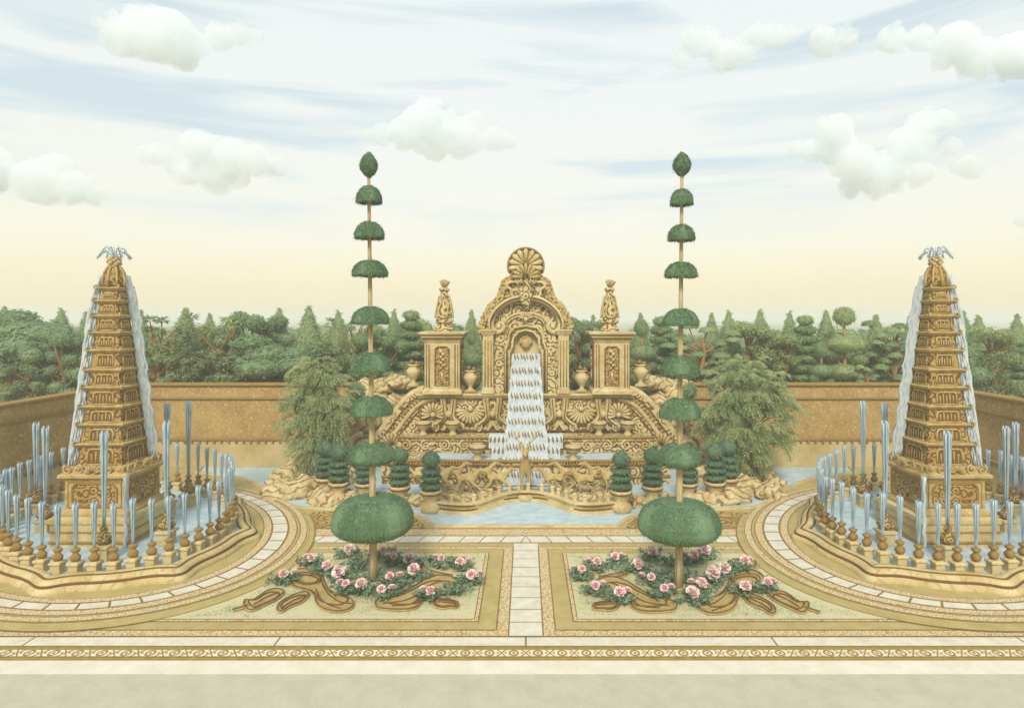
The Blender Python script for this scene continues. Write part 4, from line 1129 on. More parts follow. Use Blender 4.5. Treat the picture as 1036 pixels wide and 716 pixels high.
# vases, urns, spouts
def make_vase(h, style):
    t = thing('stone_urn', '', 'urn', group='urns on the fountain')
    k = h
    if style == 0:
        obj('bowl', MB().lathe([(.22 * k, 0), (.22 * k, .06 * k), (.10 * k, .12 * k), (.07 * k, .2 * k), (.16 * k, .3 * k), (.26 * k, .46 * k), (.27 * k, .58 * k), (.16 * k, .68 * k), (.15 * k, .72 * k), (.22 * k, .76 * k), (.20 * k, .78 * k)], (0, 0, 0), 14, wob=lambda a, z: 1 + .06 * math.cos(7 * a)), M['stone'], t, True)
        b = MB()
        for q in range(9): b.ball((.11 * k * math.cos(q * 2.1), .11 * k * math.sin(q * 2.1), .82 * k + .03 * k * (q % 3)), .075 * k, 6)
        obj('finial', b, M['gilt'], t, True)
        hb = MB()
        for sg in (-1, 1): hb.tube([(sg * .16 * k, 0, .66 * k), (sg * .30 * k, 0, .68 * k), (sg * .32 * k, 0, .54 * k), (sg * .26 * k, 0, .46 * k)], .028 * k, 6)
        obj('handle', hb, M['gilt'], t, True)
    else:
        obj('bowl', MB().lathe([(.26 * k, 0), (.26 * k, .1 * k), (.18 * k, .16 * k), (.14 * k, .28 * k), (.24 * k, .40 * k), (.40 * k, .56 * k), (.45 * k, .74 * k), (.48 * k, .8 * k), (.42 * k, .82 * k), (.3 * k, .78 * k)], (0, 0, 0), 16, wob=lambda a, z: 1 + .05 * math.cos(8 * a)), M['stone'], t, True)
        obj('band', MB().lathe([(.45 * k, .66 * k), (.475 * k, .68 * k), (.475 * k, .71 * k), (.455 * k, .72 * k)], (0, 0, 0), 16), M['dark'], t, True)
    return t
v0, v1 = make_vase(1.25, 0), make_vase(.72, 1)
used2 = [0, 0]
for st, px, py, d, lab in ((0, 476, 396.5, 28.1, 'stone urn with flower finial between the left pillar and the great arch'), (0, 588.6, 396.5, 28.1, 'stone urn with flower finial between the great arch and the right pillar'),
                           (0, 418.5, 391.5, 28.1, 'stone urn on the top volute of the left scroll ramp'), (0, 648, 391.5, 28.1, 'stone urn on the top volute of the right scroll ramp'),
                           (1, 428, 445, None, 'stone bowl at the left end of the upper terrace'), (1, 458, 444, None, 'stone bowl on the upper terrace, closer to the cascade on its left side'),
                           (1, 606, 444, None, 'stone bowl on the upper terrace, closer to the cascade on its right side'), (1, 635, 445, None, 'stone bowl at the right end of the upper terrace'),
                           (1, 483, 472, 24.1, 'stone bowl at the foot of the lower terrace left of the stag'), (1, 580, 472, 24.1, 'stone bowl at the foot of the lower terrace right of the stag')):
    src = (v0, v1)[st]; o = src if not used2[st] else copy_tree(src); used2[st] = 1
    o['label'] = lab
    if d == 28.1: o.location = ((px - HX) * d / F, d, 3.22 if px > 430 and px < 640 else 3.48)
    elif d is None: o.location = ((px - HX) * 27.0 / F, 27.0, 1.50)
    else: o.location = ((px - HX) * 24.95 / F, 24.95, .90)
for sg, nm in ((-1, 'left'), (1, 'right')):
    t = thing('water_spout', 'sloping wooden looking spout trough on the terrace, %s of the cascade' % nm, 'spout', (sg * 1.52, 26.1, 1.02), 0)
    b = MB().add([(sg * x, y, z) for x, y, z in ((-.32, -.2, .22), (.38, -.2, .05), (.38, .2, .05), (-.32, .2, .22), (-.32, -.2, .50), (.38, -.2, .26), (.38, .2, .26), (-.32, .2, .50))], [(3, 2, 1, 0), (4, 5, 6, 7), (0, 1, 5, 4), (1, 2, 6, 5), (2, 3, 7, 6), (3, 0, 4, 7)])
    obj('trough', b, M['dark'], t, bevel=.015); obj('bracket', MB().box((0, 0, -.04), (.3, .3, .30)), M['stone'], t)
    f = MB().tube([(sg * -.30, -.1, .42), (sg * -.5, -.15, .38), (sg * -.62, -.2, .1), (sg * -.66, -.22, -.1)], [.05, .08, .09, .1], 7); obj('water_stream', f, M['foam'], t, True)

# ------------------------------------------------------------------ animals (skinned skeletons)
def skin_mesh(name, verts, edges, sub=2):
    me = bpy.data.meshes.new(name); me.from_pydata([v[:3] for v in verts], edges, []); me.update()
    o = bpy.data.objects.new(name, me); COL.objects.link(o)
    md = o.modifiers.new('skin', 'SKIN'); sk = me.skin_vertices[0].data
    for i, v in enumerate(verts):
        r = v[3]; sk[i].radius = (r, r) if not isinstance(r, tuple) else r
    sk[0].use_root = True
    ss = o.modifiers.new('sub', 'SUBSURF'); ss.levels = sub; ss.render_levels = sub
    dg = bpy.context.evaluated_depsgraph_get(); me2 = bpy.data.meshes.new_from_object(o.evaluated_get(dg)); me2.name = name
    bpy.data.objects.remove(o); bpy.data.meshes.remove(me)
    for p in me2.polygons: p.use_smooth = True
    return me2
def quad(body, legs):
    verts, edges = [], []
    for i, b in enumerate(body[0]):
        verts.append(b)
        if i: edges.append((i - 1, i))
    for at, chain in legs:
        prev = at
        for c in chain: verts.append(c); edges.append((prev, len(verts) - 1)); prev = len(verts) - 1
    return verts, edges
hb = [(0, 0, .62, .12), (.22, 0, .62, .115), (.44, 0, .62, .15), (.58, 0, .72, .105), (.68, 0, .86, .08), (.80, 0, .92, .085), (.92, 0, .88, .055), (1.02, 0, .85, .04)]
hl = [(0, [(-.12, 0, .68, .045), (-.30, 0, .84, .028), (-.42, 0, .98, .016)])]
for sg in (-1, 1):
    ph = .07 * sg
    hl.append((0, [(-.02, .09 * sg, .50, .10), (.06 + ph, .10 * sg, .36, .07), (-.14 + ph, .10 * sg, .22, .04), (-.12 + ph, .10 * sg, .06, .032), (-.05 + ph, .10 * sg, .02, .035)]))
    hl.append((2, [(.46, .09 * sg, .46, .075), (.52 - ph * 2, .10 * sg, .30, .05), (.62 - ph * 3, .10 * sg, .16, .035), (.66 - ph * 3, .10 * sg, .03, .032), (.73 - ph * 3, .10 * sg, .02, .034)]))
    hl.append((5, [(.76, .07 * sg, .95, .03), (.72, .12 * sg, .88, .03), (.72, .13 * sg, .80, .014)]))
hmesh = skin_mesh('hound', *quad((hb,), hl))
hound = thing('hound_statue', '', 'statue', group='hound statues around the stag')
obj('body', hmesh, M['towerpale'], hound, True)
obj('base', MB().lathe([(.55, -.25), (.52, -.05), (.45, 0), (.2, .005)], (.28, 0, 0), 14, 0, 1.2, .6, wob=lambda a, z: 1 + .08 * math.sin(3 * a)), M['rock'], hound, True)
HS = [(497, 498, 0), (482, 493, .3), (466, 499, -.1), (452, 492, .1), (438, 498, .25), (566, 498, 0), (581, 493, -.3), (597, 499, .1), (611, 492, -.1), (625, 498, -.25)]
for i, (px, py, a) in enumerate(HS):
    o = hound if i == 0 else copy_tree(hound); g = G(px, py, 0.15)
    o.location = (g.x, g.y, .15); left = px < 532
    o.rotation_euler = (0, 0, a if left else PI + a); o.scale = (.95, .95, .95)
    o['label'] = 'carved stone hound leaping toward the stag, %s from the stag on its %s' % (ORD[i % 5], 'left' if left else 'right')
sb = [(0, .42, .98, .19), (0, .2, .98, .19), (0, -.08, .98, .22), (0, -.24, 1.14, .15), (0, -.32, 1.34, .11), (0, -.36, 1.50, .10), (0, -.50, 1.44, .075), (0, -.60, 1.39, .055)]
slg = [(0, [(0, .56, 1.02, .05), (0, .62, .92, .03)])]
for sg in (-1, 1):
    slg.append((0, [(.12 * sg, .42, .80, .13), (.14 * sg, .34, .60, .08), (.14 * sg, .52, .40, .05), (.14 * sg, .48, .10, .04), (.14 * sg, .43, .04, .045)]))
    slg.append((2, [(.12 * sg, -.1, .74, .09), (.13 * sg, -.08, .48, .05), (.13 * sg, -.09, .12, .04), (.13 * sg, -.13, .04, .045)]))
    slg.append((5, [(.09 * sg, -.33, 1.55, .035), (.22 * sg, -.32, 1.60, .03), (.26 * sg, -.32, 1.60, .012)]))
smesh = skin_mesh('stag', *quad((sb,), slg))
g = G(531.5, 497, .2)
stag = thing('stag_statue', 'carved stone stag with tall antlers standing before the cascade', 'statue', (g.x, g.y, .15))
stag.scale = (1.05, 1.05, 1.05)
obj('body', smesh, M['towerpale'], stag, True)
for sg in (-1, 1):
    an = MB()
    main = [(.05 * sg, -.34, 1.58), (.14 * sg, -.30, 1.76), (.30 * sg, -.28, 1.92), (.36 * sg, -.30, 2.12), (.28 * sg, -.32, 2.30)]
    an.tube(main, [.032, .03, .027, .022, .01], 6)
    for k, e in ((1, (.12 * sg, -.46, 1.92)), (2, (.48 * sg, -.34, 2.04)), (2, (.18 * sg, -.34, 2.12)), (3, (.50 * sg, -.34, 2.26))):
        an.tube([main[k], e], [.025, .008], 6)
    obj('antler', an, M['stone'], stag, True)
obj('base', MB().lathe([(.62, -.25), (.58, -.02), (.5, .03), (.2, .035)], (0, .15, 0), 16, 0, .8, 1.0), M['stone'], stag, True)

# ------------------------------------------------------------------ curved parapet of the inner pool
pp = [(429, 511), (447, 515.5), (463, 517), (478, 517), (490, 513), (500, 509), (513, 505), (532, 503.5), (551, 505), (564, 509), (574, 513), (586, 517), (601, 517), (617, 515.5), (635, 511)]
pg = smooth([(G(*p).x, G(*p).y) for p in pp], False, 2)
t = thing('pool_parapet', 'low curved stone parapet with short posts in front of the animal pool', 'parapet')
obj('parapet_wall', MB().sweep(pg, [(-.16, -.10), (-.16, .20), (-.20, .22), (-.20, .30), (.12, .30), (.20, .26), (.16, .20), (.13, .16), (.13, .05), (.24, .0), (.24, -.10)], False), M['stone'], t, True)
obj('moulding', MB().tube([(x, y - .19, .235) for x, y in pg], .03, 6).tube([(x, y - .15, .08) for x, y in pg], .03, 6), M['dark'], t, True)
acc = 0; last = pg[0]; nxt = .25
for p in pg[1:]:
    acc += math.hypot(p[0] - last[0], p[1] - last[1]); last = p
    if acc > nxt:
        nxt += .42
        obj('post', MB().sq([(.07, .29), (.07, .32), (.055, .33), (.055, .48), (.075, .50), (.075, .53), (.03, .56)], (p[0], p[1] + .04, 0)), M['stone'], t, bevel=.008)

# ------------------------------------------------------------------ potted dwarf topiaries
def make_dwarf(seed):
    rr = random.Random(seed)
    t = thing('potted_topiary', '', 'potted topiary', group='dwarf topiaries in stone pots')
    obj('pot', MB().lathe([(.34, -.2), (.34, .06), (.26, .10), (.20, .2), (.28, .32), (.36, .48), (.38, .56), (.30, .56), (.26, .52)], (0, 0, 0), 14, wob=lambda a, z: 1 + .06 * math.cos(6 * a)), M['stone'], t, True)
    obj('pot_band', MB().lathe([(.355, .42), (.38, .44), (.38, .47), (.37, .48)], (0, 0, 0), 14), M['dark'], t, True)
    obj('trunk', MB().tube([(0, 0, .5), (0, 0, 1.75)], [.05, .03], 8), M['trunk'], t, True)
    for z, r, h in ((.62, .37, .20), (.88, .36, .19), (1.11, .33, .18)):
        pr = [(r * max(.05, math.cos(a) ** .7), h * .5 + h * .5 * math.sin(a)) for a in [-PI / 2 + PI * k / 8 for k in range(9)]]
        mb = MB().lathe(pr, (0, 0, z), 20); lathe_leaves(mb, pr, (0, 0, z), 420, .09, .035, rr); obj('foliage_tier', mb, M['dwarf'], t)
    pr = tier_profile(.30, .62, 'egg'); mb = MB().lathe(pr, (0, 0, 1.30), 18); lathe_leaves(mb, pr, (0, 0, 1.30), 520, .09, .03, rr); obj('crown', mb, M['dwarf'], t)
    return t
dw = make_dwarf(3)
DP = [(329, 498, 'leftmost of the left group, on the rocks', 1.0), (343, 503, 'right beside the leftmost pair on the rocks', 1.0), (369, 503, 'half hidden behind the trunk of the left tall topiary', .95), (404.5, 507, 'just right of the trunk of the left tall topiary', 1.0), (436, 512, 'beside the left end of the curved parapet', 1.0),
      (628.5, 512, 'beside the right end of the curved parapet', 1.0), (660, 507, 'just left of the trunk of the right tall topiary', 1.0), (696, 503, 'half hidden behind the trunk of the right tall topiary', .95), (723.5, 503, 'left one of the pair by the right rocks', 1.02), (736, 499, 'rightmost of the right group, on the rocks', 1.05)]
for i, (px, py, lab, k) in enumerate(DP):
    o = dw if i == 0 else copy_tree(dw); g = G(px, py, .12); o.location = (g.x, g.y, .12); o.scale = (k, k, k); o.rotation_euler = (0, 0, i * 1.3)
    o['label'] = 'dwarf tiered topiary in stone pot, ' + lab

# ------------------------------------------------------------------ rocks
def rock_mesh(name, seed, sx, sy, sz, sub=4):
    import bmesh
    bm = bmesh.new(); bmesh.ops.create_icosphere(bm, subdivisions=sub, radius=1.0)
    off = Vector((seed * 3.7, seed * 1.3, seed * 7.1))
    for v in bm.verts:
        n = mnoise.ridged_multi_fractal(v.co * 1.2 + off, 0.9, 2.0, 4, 1.0, 2.0) * .22 + mnoise.noise(v.co * 1.9 + off) * .34 + mnoise.noise(v.co * 4.5 + off) * .12
        v.co *= (0.82 + n)
        v.co = Vector((v.co.x * sx, v.co.y * sy, v.co.z * sz))
    me = bpy.data.meshes.new(name); bm.to_mesh(me); bm.free()
    for p in me.polygons: p.use_smooth = True
    return me
rocks = [(276, 494, .5, .26), (291, 487, .8, .55), (283, 503, .85, .42), (306, 500, .8, .55), (326, 508, .85, .40), (352, 509, .6, .35), (312, 483, 1.0, .9), (337, 490, .8, .7), (389, 511, .55, .33), (415, 512, .5, .30)]
rl = ['pointed low rock at the outer tip of the %s mound', 'broad hump rock behind the outer tip of the %s mound', 'front rock at the waterline of the %s mound', 'middle front rock of the %s mound', 'low flat rock at the inner foot of the %s mound',
      'small rock below the %s potted topiaries', 'tall rear rock under the feathery tree on the %s', 'rear rock behind the potted pair on the %s', 'small waterside rock near the %s tall topiary trunk', 'small waterside rock next to the %s pot by the parapet']
for i, (px, py, s, hz) in enumerate(rocks):
    g = G(px, py)
    me = rock_mesh('rock', i + 1, s, s * .7, hz)
    for sg, nm in ((1, 'left'), (-1, 'right')):
        o = obj('rock', me, M['rock']); o.location = (g.x * sg, g.y + .4, -.02); o.rotation_euler = (0, 0, .5 * i if sg > 0 else -.5 * i + 2.5)
        tag(o, 'ochre ' + rl[i] % nm, 'rock', 'rocks of the two mounds')
def make_rockery(label, sg):
    t = thing('rockery', label, 'rockery', (sg * 7.2, 29.5, 0))
    rr = random.Random(8)
    for i, (x, z, s) in enumerate(((1.5, .4, 1.1), (.6, .7, 1.2), (-.3, .9, 1.1), (1.2, 1.5, .95), (.3, 1.8, 1.0), (-.7, 1.7, .9), (.7, 2.5, .85), (-.2, 2.75, .8), (-1.0, 2.6, .75), (-.6, 3.35, .6), (.2, 3.3, .55), (-1.4, 3.5, .5), (-1.6, 2.0, .7))):
        o = obj('crag', rock_mesh('crag', 20 + i, s, .7, s * .62, 3), M['rock'], t); o.location = (sg * x, rr.uniform(-.3, .3) - (3.4 - z) * .2, z); o.rotation_euler = (rr.uniform(-.3, .3), rr.uniform(-.3, .3), rr.uniform(0, 3))
    return t
make_rockery('craggy rockery stacked behind the left scroll ramp', -1); make_rockery('craggy rockery stacked behind the right scroll ramp', 1)

# ------------------------------------------------------------------ trees
def branch(mb, a, b, r0, r1, rr, bend=.15):
    a, b = Vector(a), Vector(b); mid = (a + b) / 2 + Vector((rr.uniform(-bend, bend), rr.uniform(-bend, bend), rr.uniform(0, bend)))
    mb.tube([a, (a + mid) / 2 + Vector((0, 0, .02)), mid, (mid + b) / 2, b], [r0, r0 * .85 + r1 * .15, (r0 + r1) / 2, r1 * .8 + r0 * .2, r1], 7)
def tree_cone(rr, w_=1.3, h=7.0):
    C, T = MB(), MB(); T.tube([(0, 0, -.2), (0, 0, 1.2), (0, 0, h * .8)], [.16, .13, .04], 8)
    pr = [(w_ * .85, 1.0)] + [(w_ * (1 - u) ** .85 * (1.0 if u > .0 else .9) + .03, 1.1 + (h - 1.1) * u) for u in [k / 12 for k in range(13)]]
    C.lathe([(r * .95, z) for r, z in pr], (0, 0, 0), 18, 0, wob=lambda a, z: 1 + .05 * math.sin(4 * a + z * 2))
    lathe_leaves(C, pr, (0, 0, 0), 5200, .13, .055, rr, .5)
    return C, T
def tree_balls(rr):
    C, T = MB(), MB(); spots = []
    for i in range(19):
        for _ in range(40):
            p = Vector((rr.uniform(-1.6, 1.6), rr.uniform(-.8, .8), rr.uniform(3.3, 6.4)))
            if (p.x / 1.7) ** 2 + ((p.z - 4.6) / 2.0) ** 2 > 1: continue
            if all((p - q).length > .72 for q in spots): spots.append(p); break
    T.tube([(0, 0, -.2), (.08, 0, 1.5), (-.05, 0, 3.2), (.05, 0, 4.6)], [.22, .18, .13, .07], 8)
    for p in spots:
        z = max(1.6, p.z - rr.uniform(.8, 1.6)); branch(T, (0, 0, min(z, 4.4)), p, .075, .03, rr)
        r = rr.uniform(.40, .56); leaf_blob(C, p, (r, r, r * .8), 260, .16, .07, rr)
    return C, T
def tree_tiers(rr):
    C, T = MB(), MB(); T.tube([(0, 0, -.2), (0, 0, 7.0)], [.18, .06], 8)
    for i in range(9):
        z = 2.6 + i * .53; r = 1.02 - .055 * i
        leaf_blob(C, (rr.uniform(-.05, .05), 0, z), (r, r, .27), 420, .16, .07, rr, .9)
    leaf_blob(C, (0, 0, 7.35), (.45, .45, .3), 160, .16, .07, rr)
    return C, T
def tree_poms(rr):
    C, T = MB(), MB(); T.tube([(0, 0, -.2), (.06, 0, 3), (0, 0, 7.2)], [.2, .14, .05], 8)
    for x, z, r, h in ((0, 7.5, .60, .56), (.1, 6.0, 1.15, .48), (-.6, 5.5, .5, .35), (-.05, 4.5, 1.05, .46), (.75, 5.2, .45, .3), (-.1, 3.7, .8, .36)):
        leaf_blob(C, (x, 0, z), (r, r * .8, h), int(520 * r), .15, .06, rr, .9)
        branch(T, (0, 0, z - h - .5), (x * .8, 0, z - h * .3), .07, .03, rr, .05)
    return C, T
def tree_fan(rr):
    C, T = MB(), MB(); T.tube([(0, 0, -.2), (.1, 0, 1.5), (0, 0, 3.3), (.15, 0, 5.2)], [.2, .16, .12, .05], 8)
    spots = []
    for i in range(30):
        for _ in range(40):
            p = Vector((rr.uniform(-1.7, 1.7), rr.uniform(-.9, .9), rr.uniform(2.9, 6.6)))
            if abs(p.x) > 1.8 * (1 - ((p.z - 4.2) / 2.9) ** 2) ** .5: continue
            if all((p - q).length > .52 for q in spots): spots.append(p); break
    for p in spots:
        branch(T, (0, 0, max(1.8, min(4.8, p.z - 1.0))), p, .05, .02, rr)
        for k in range(38):
            a = rr.uniform(0, 6.28); d = Vector((math.cos(a), math.sin(a) * .9, rr.uniform(-.6, .8)))
            C.leaf(p + d * .05, d, Vector((0, 0, 1)), rr.uniform(.27, .42), .10)
    leaf_blob(C, (0, .5, 4.3), (1.2, .5, 1.5), 300, .26, .10, rr, .7)
    return C, T
def tree_caps(rr):
    C, T = MB(), MB(); T.tube([(0, 0, -.2), (.15, 0, 1.8), (-.1, 0, 3.6), (.2, 0, 5.4), (.1, 0, 6.2)], [.17, .14, .11, .07, .04], 8)
    spots = []
    for i in range(26):
        for _ in range(40):
            z = rr.uniform(3.0, 6.7); p = Vector((rr.uniform(-1.3, 1.3), rr.uniform(-.4, .4), z))
            if all(math.hypot(p.x - q.x, (p.z - q.z) * 1.5) > .5 for q in spots): spots.append(p); break
    for p in spots:
        branch(T, (0, 0, max(1.8, min(5.6, p.z - .7))), p, .045, .02, rr, .08)
        pr = [(.34, 0), (.36, .05), (.31, .16), (.2, .24), (.03, .28)]
        C.lathe(pr, tuple(p), 12); lathe_leaves(C, pr, tuple(p), 90, .12, .05, rr)
    return C, T
def tree_dome(rr):
    C, T = MB(), MB(); T.tube([(0, 0, -.2), (.1, 0, 1.6), (0, 0, 3.5)], [.26, .2, .12], 8)
    for i in range(13):
        a = rr.uniform(0, 6.28); q = rr.uniform(.2, 1.5); z = 5.6 - .9 * (q / 1.5) ** 2 - rr.random() * 1.6; r = rr.uniform(.65, .95)
        p = (q * math.cos(a), q * math.sin(a) * .7, z); leaf_blob(C, p, (r, r, r * .62), 330, .20, .085, rr, .88, jit=.16); branch(T, (0, 0, 2.6 + rr.random()), p, .08, .03, rr)
    return C, T
def tree_loose(rr):
    C, T = MB(), MB(); T.tube([(0, 0, -.2), (.1, 0, 1.8), (-.1, 0, 3.6), (.1, 0, 5.4)], [.2, .16, .11, .05], 8)
    for i in range(34):
        a = rr.uniform(0, 6.28); q = rr.uniform(.3, 1.7); z = rr.uniform(2.9, 6.5)
        q *= max(.25, 1 - ((z - 4.3) / 2.5) ** 2) ** .5
        p = Vector((q * math.cos(a), q * math.sin(a) * .7, z)); branch(T, (0, 0, max(2, min(5.2, z - .9))), p, .05, .018, rr)
        leaf_blob(C, p, (.36, .36, .22), 110, .20, .085, rr, .7, jit=.35, body=False)
    return C, T
KINDS = {'cone': (tree_cone, 'cone_tree', 'pointed conical tree', 'leaf_d', 'bark'), 'balls': (tree_balls, 'cloud_pruned_tree', 'ball clipped tree with reddish branches', 'leaf_a', 'barkred'), 'tiers': (tree_tiers, 'tiered_tree', 'tree clipped into stacked discs', 'leaf_a', 'bark'),
         'poms': (tree_poms, 'pompom_tree', 'tree clipped into a ball over broad pads', 'leaf_c', 'bark'), 'fan': (tree_fan, 'fan_leaf_tree', 'tree with fan shaped leaf rosettes', 'leaf_c', 'barkred'), 'caps': (tree_caps, 'umbrella_tree', 'tree with tiny umbrella shaped leaf caps', 'leaf_c', 'barkred'),
         'dome': (tree_dome, 'broad_tree', 'broad round crowned tree', 'leaf_b', 'barkred'), 'loose': (tree_loose, 'leafy_tree', 'loose leafy tree with visible trunk', 'leaf_c', 'barkred')}
protos = {}
TREES = [  # kind, px, top py, width scale, distance
    ('cone', 5, 307, .9, 33), ('dome', 31, 310, 1.2, 32), ('cone', 62, 309, 1.0, 33.5), ('cone', 87, 313, .9, 34), ('balls', 64, 330, 1.1, 30.3), ('caps', 8, 346, 1.0, 30), ('loose', 30, 350, 1.0, 30.2), ('tiers', 100, 330, 1.1, 31), ('balls', 112, 340, 1.0, 31),
    ('cone', 143, 311, .75, 33), ('fan', 160, 313, 1.15, 30.5), ('cone', 188, 309, 1.15, 32.5), ('cone', 212, 314, .9, 34), ('fan', 221, 317, 1.15, 30.4), ('fan', 192, 345, 1.0, 30), ('loose', 172, 352, 1.1, 29.9), ('balls', 254, 312, 1.1, 31.5), ('dome', 268, 335, 1.25, 30.5), ('cone', 283, 309, 1.0, 33),
    ('cone', 312.5, 307, 1.15, 32), ('cone', 342, 311, 1.0, 33), ('fan', 360, 316, 1.0, 31), ('loose', 330, 340, 1.2, 30.4), ('balls', 382, 325, 1.0, 31), ('cone', 398.7, 310, .8, 33), ('tiers', 416, 311, 1.1, 31.5), ('dome', 432, 318, .9, 33), ('cone', 477, 311, .85, 33.5), ('poms', 477, 330, .6, 31.5),
    ('dome', 455, 325, .9, 34.5), ('balls', 587, 318, 1.0, 32), ('cone', 600, 316, .8, 34), ('dome', 612, 325, .9, 33), ('cone', 648, 314, .8, 33), ('poms', 649, 320, .8, 31), ('tiers', 669, 317, 1.1, 31.6), ('caps', 708, 324, 1.3, 30.6), ('cone', 720, 314, .85, 33.5), ('cone', 737, 311, .95, 33), ('loose', 756, 322, 1.2, 31),
    ('cone', 769, 310, .95, 33), ('loose', 790, 333, 1.0, 30.5), ('cone', 799, 312, .9, 33.5), ('tiers', 814.5, 316, 1.05, 31), ('cone', 836, 311, .95, 32.5), ('poms', 854, 307, 1.0, 30.6), ('poms', 831, 343, .8, 30.1), ('cone', 886, 316, 1.0, 32.5), ('tiers', 887, 340, 1.0, 31), ('caps', 905, 321, 1.0, 30.2), ('caps', 877, 366, .9, 29.7),
    ('cone', 920, 318, .8, 34), ('balls', 938, 335, 1.0, 31.5), ('cone', 975, 312, .85, 33), ('cone', 990, 316, 1.0, 32.5), ('loose', 1003, 328, 1.15, 30.3), ('fan', 1003, 352, 1.0, 29.8), ('cone', 1029, 315, .95, 32.5), ('tiers', 1032, 340, 1.0, 31), ('dome', 968, 345, .9, 30.5), ('cone', 745, 335, .8, 34.5), ('dome', 690, 330, 1.0, 34), ('dome', 782, 340, 1.0, 34), ('dome', 865, 345, 1.1, 33), ('dome', 222, 345, 1.1, 33.5)]
order = {}
for t_ in sorted(TREES, key=lambda q: q[1]): order.setdefault(t_[0], []).append(t_)
for ti, tr in enumerate(TREES):
    kind, px, top, ws, d = tr
    fn, nm, lab, lm, bm_ = KINDS[kind]
    var = (ti % 2)
    htop = H - (top - HY) * d / F
    if (kind, var) not in protos:
        rr = random.Random(hash_ := sum(map(ord, kind)) * 7 + var); C, T = fn(rr)
        mh = max(v[2] for v in C.v)
        o = thing(nm, '', 'tree', group=lab + 's beyond the wall')
        obj('crown', C, M[lm if var == 0 or kind in ('caps',) else {'leaf_a': 'leaf_c', 'leaf_b': 'leaf_a', 'leaf_c': 'leaf_b', 'leaf_d': 'leaf_d'}[lm]], o, False); obj('trunk', T, M[bm_], o, True)
        protos[(kind, var)] = (o, mh)
    else:
        o = copy_tree(protos[(kind, var)][0]); mh = protos[(kind, var)][1]
    s = htop / mh
    if kind == 'cone': ws *= 1.12
    o.location = ((px - HX) * d / F, d, -.1); o.scale = (s * ws, s * ws, s); o.rotation_euler = (0, 0, (ti * 2.399) % 6.28 if kind not in ('caps', 'fan', 'balls', 'poms', 'loose') else (ti % 3 - 1) * .4)
    i_ = order[kind].index(tr); n_ = len(order[kind])
    o['label'] = ('%s behind the wall, %s such from left' % (lab, ORD[i_])) if i_ < n_ / 2 else ('%s behind the wall, %s such from right' % (lab, ORD[n_ - 1 - i_]))
# the mass of wood behind them
rr = random.Random(77); wm = MB()
for i in range(230):
    x = rr.uniform(-32, 32); y = rr.uniform(35.5, 41); z = rr.uniform(1.6, 5.2)
    r = rr.uniform(.9, 1.5); leaf_blob(wm, (x, y, z), (r, r, r * .7), 190, .34, .14, rr, .88, jit=.15)
for q in range(72):
    x = -34 + q * .95; r = rr.uniform(.85, 1.25)
    leaf_blob(wm, (x + rr.uniform(-.3, .3), rr.uniform(36, 38), rr.uniform(4.7, 5.3)), (r, r, r * .8), 260, .26, .11, rr, .88, jit=.15)
for x in [q * 1.1 - 11 for q in range(21)]:
    for z in (1.2, 2.6):
        leaf_blob(wm, (x + rr.uniform(-.3, .3), 31.8 + rr.uniform(0, 1), z), (1.0, .8, .85), 200, .28, .12, rr, .88, jit=.15)
wo = obj('wood', wm, M['wood_mass']); wo['kind'] = 'stuff'; wo['label'] = 'pale green mass of woodland behind the single trees'

# feathery trees on the two mounds
def make_feather(label, base, lean, hgt, wid, seed, n):
    rr = random.Random(seed); t = thing('feathery_tree', label, 'tree', base, group='feathery trees on the rock mounds')
    T, C = MB(), MB()
    stem = [Vector((lean * (u ** 1.3), 0, hgt * .86 * u)) for u in [k / 8 for k in range(9)]]
    T.tube(stem, [.10 - .07 * k / 8 for k in range(9)], 8)
    T.tube([(.12, .05, 0), (.30, 0, .8), (.25 + lean * .4, 0, 1.8)], [.07, .05, .02], 7)
    for i in range(9):
        q_ = unit(rr) * .42; leaf_blob(C, (lean * .8 + q_.x * wid, q_.y * wid * .5 + .15, hgt * .5 + q_.z * hgt * .62), (wid * .46, wid * .36, hgt * .17), 160, .16, .05, rr, .8, jit=.3)
    for i in range(n):
        q_ = unit(rr) * rr.uniform(.35, 1.0) ** .6
        k_ = .78 + .30 * (1 - abs(q_.z))
        p = Vector((lean * .8 + q_.x * wid * k_, q_.y * wid * .6, hgt * .50 + q_.z * hgt * .46))
        u = max(.1, min(1.0, (p.z + .3) / hgt * .75)); s0 = stem[min(8, int(u * 8))]
        if i % 3 == 0: T.tube([s0, s0.lerp(p, .6) + Vector((0, 0, .2)), p], [.03, .018, .008], 5)
        out_ = Vector((q_.x, q_.y - .25, q_.z * .5 + .1))
        axis = (out_ + unit(rr) * .5).normalized(); ll = rr.uniform(.42, .62)
        sd_ = axis.cross(Vector((0, 0, 1))); sd_ = sd_.normalized() if sd_.length > .05 else Vector((1, 0, 0))
        for br_i in range(3):
            ax = (axis + sd_ * (br_i - 1) * .75).normalized()
            for k in range(9):
                w2 = k / 8; q = p + ax * ll * w2 + Vector((0, 0, -.30 * w2 * w2))
                d0 = (ax + Vector((0, 0, -.75 * w2))).normalized(); s2 = d0.cross(Vector((0, -.5, .85))).normalized()
                for sg in (-1, 1):
                    C.leaf(q, d0 * .75 + s2 * sg * .65, Vector((0, -.6, .8)) + unit(rr) * .35, rr.uniform(.13, .19), .05)
    obj('trunk', T, M['bark'], t, True); obj('crown', C, M['willow'], t)
    return t
g = G(322, 487); make_feather('feathery leafed tree growing from the left rock mound', (g.x, g.y, .4), -.1, 4.9, 1.22, 41, 190)
g = G(752, 489); make_feather('larger feathery leafed tree growing from the right rock mound', (g.x, g.y, .4), .15, 4.9, 1.75, 42, 270)
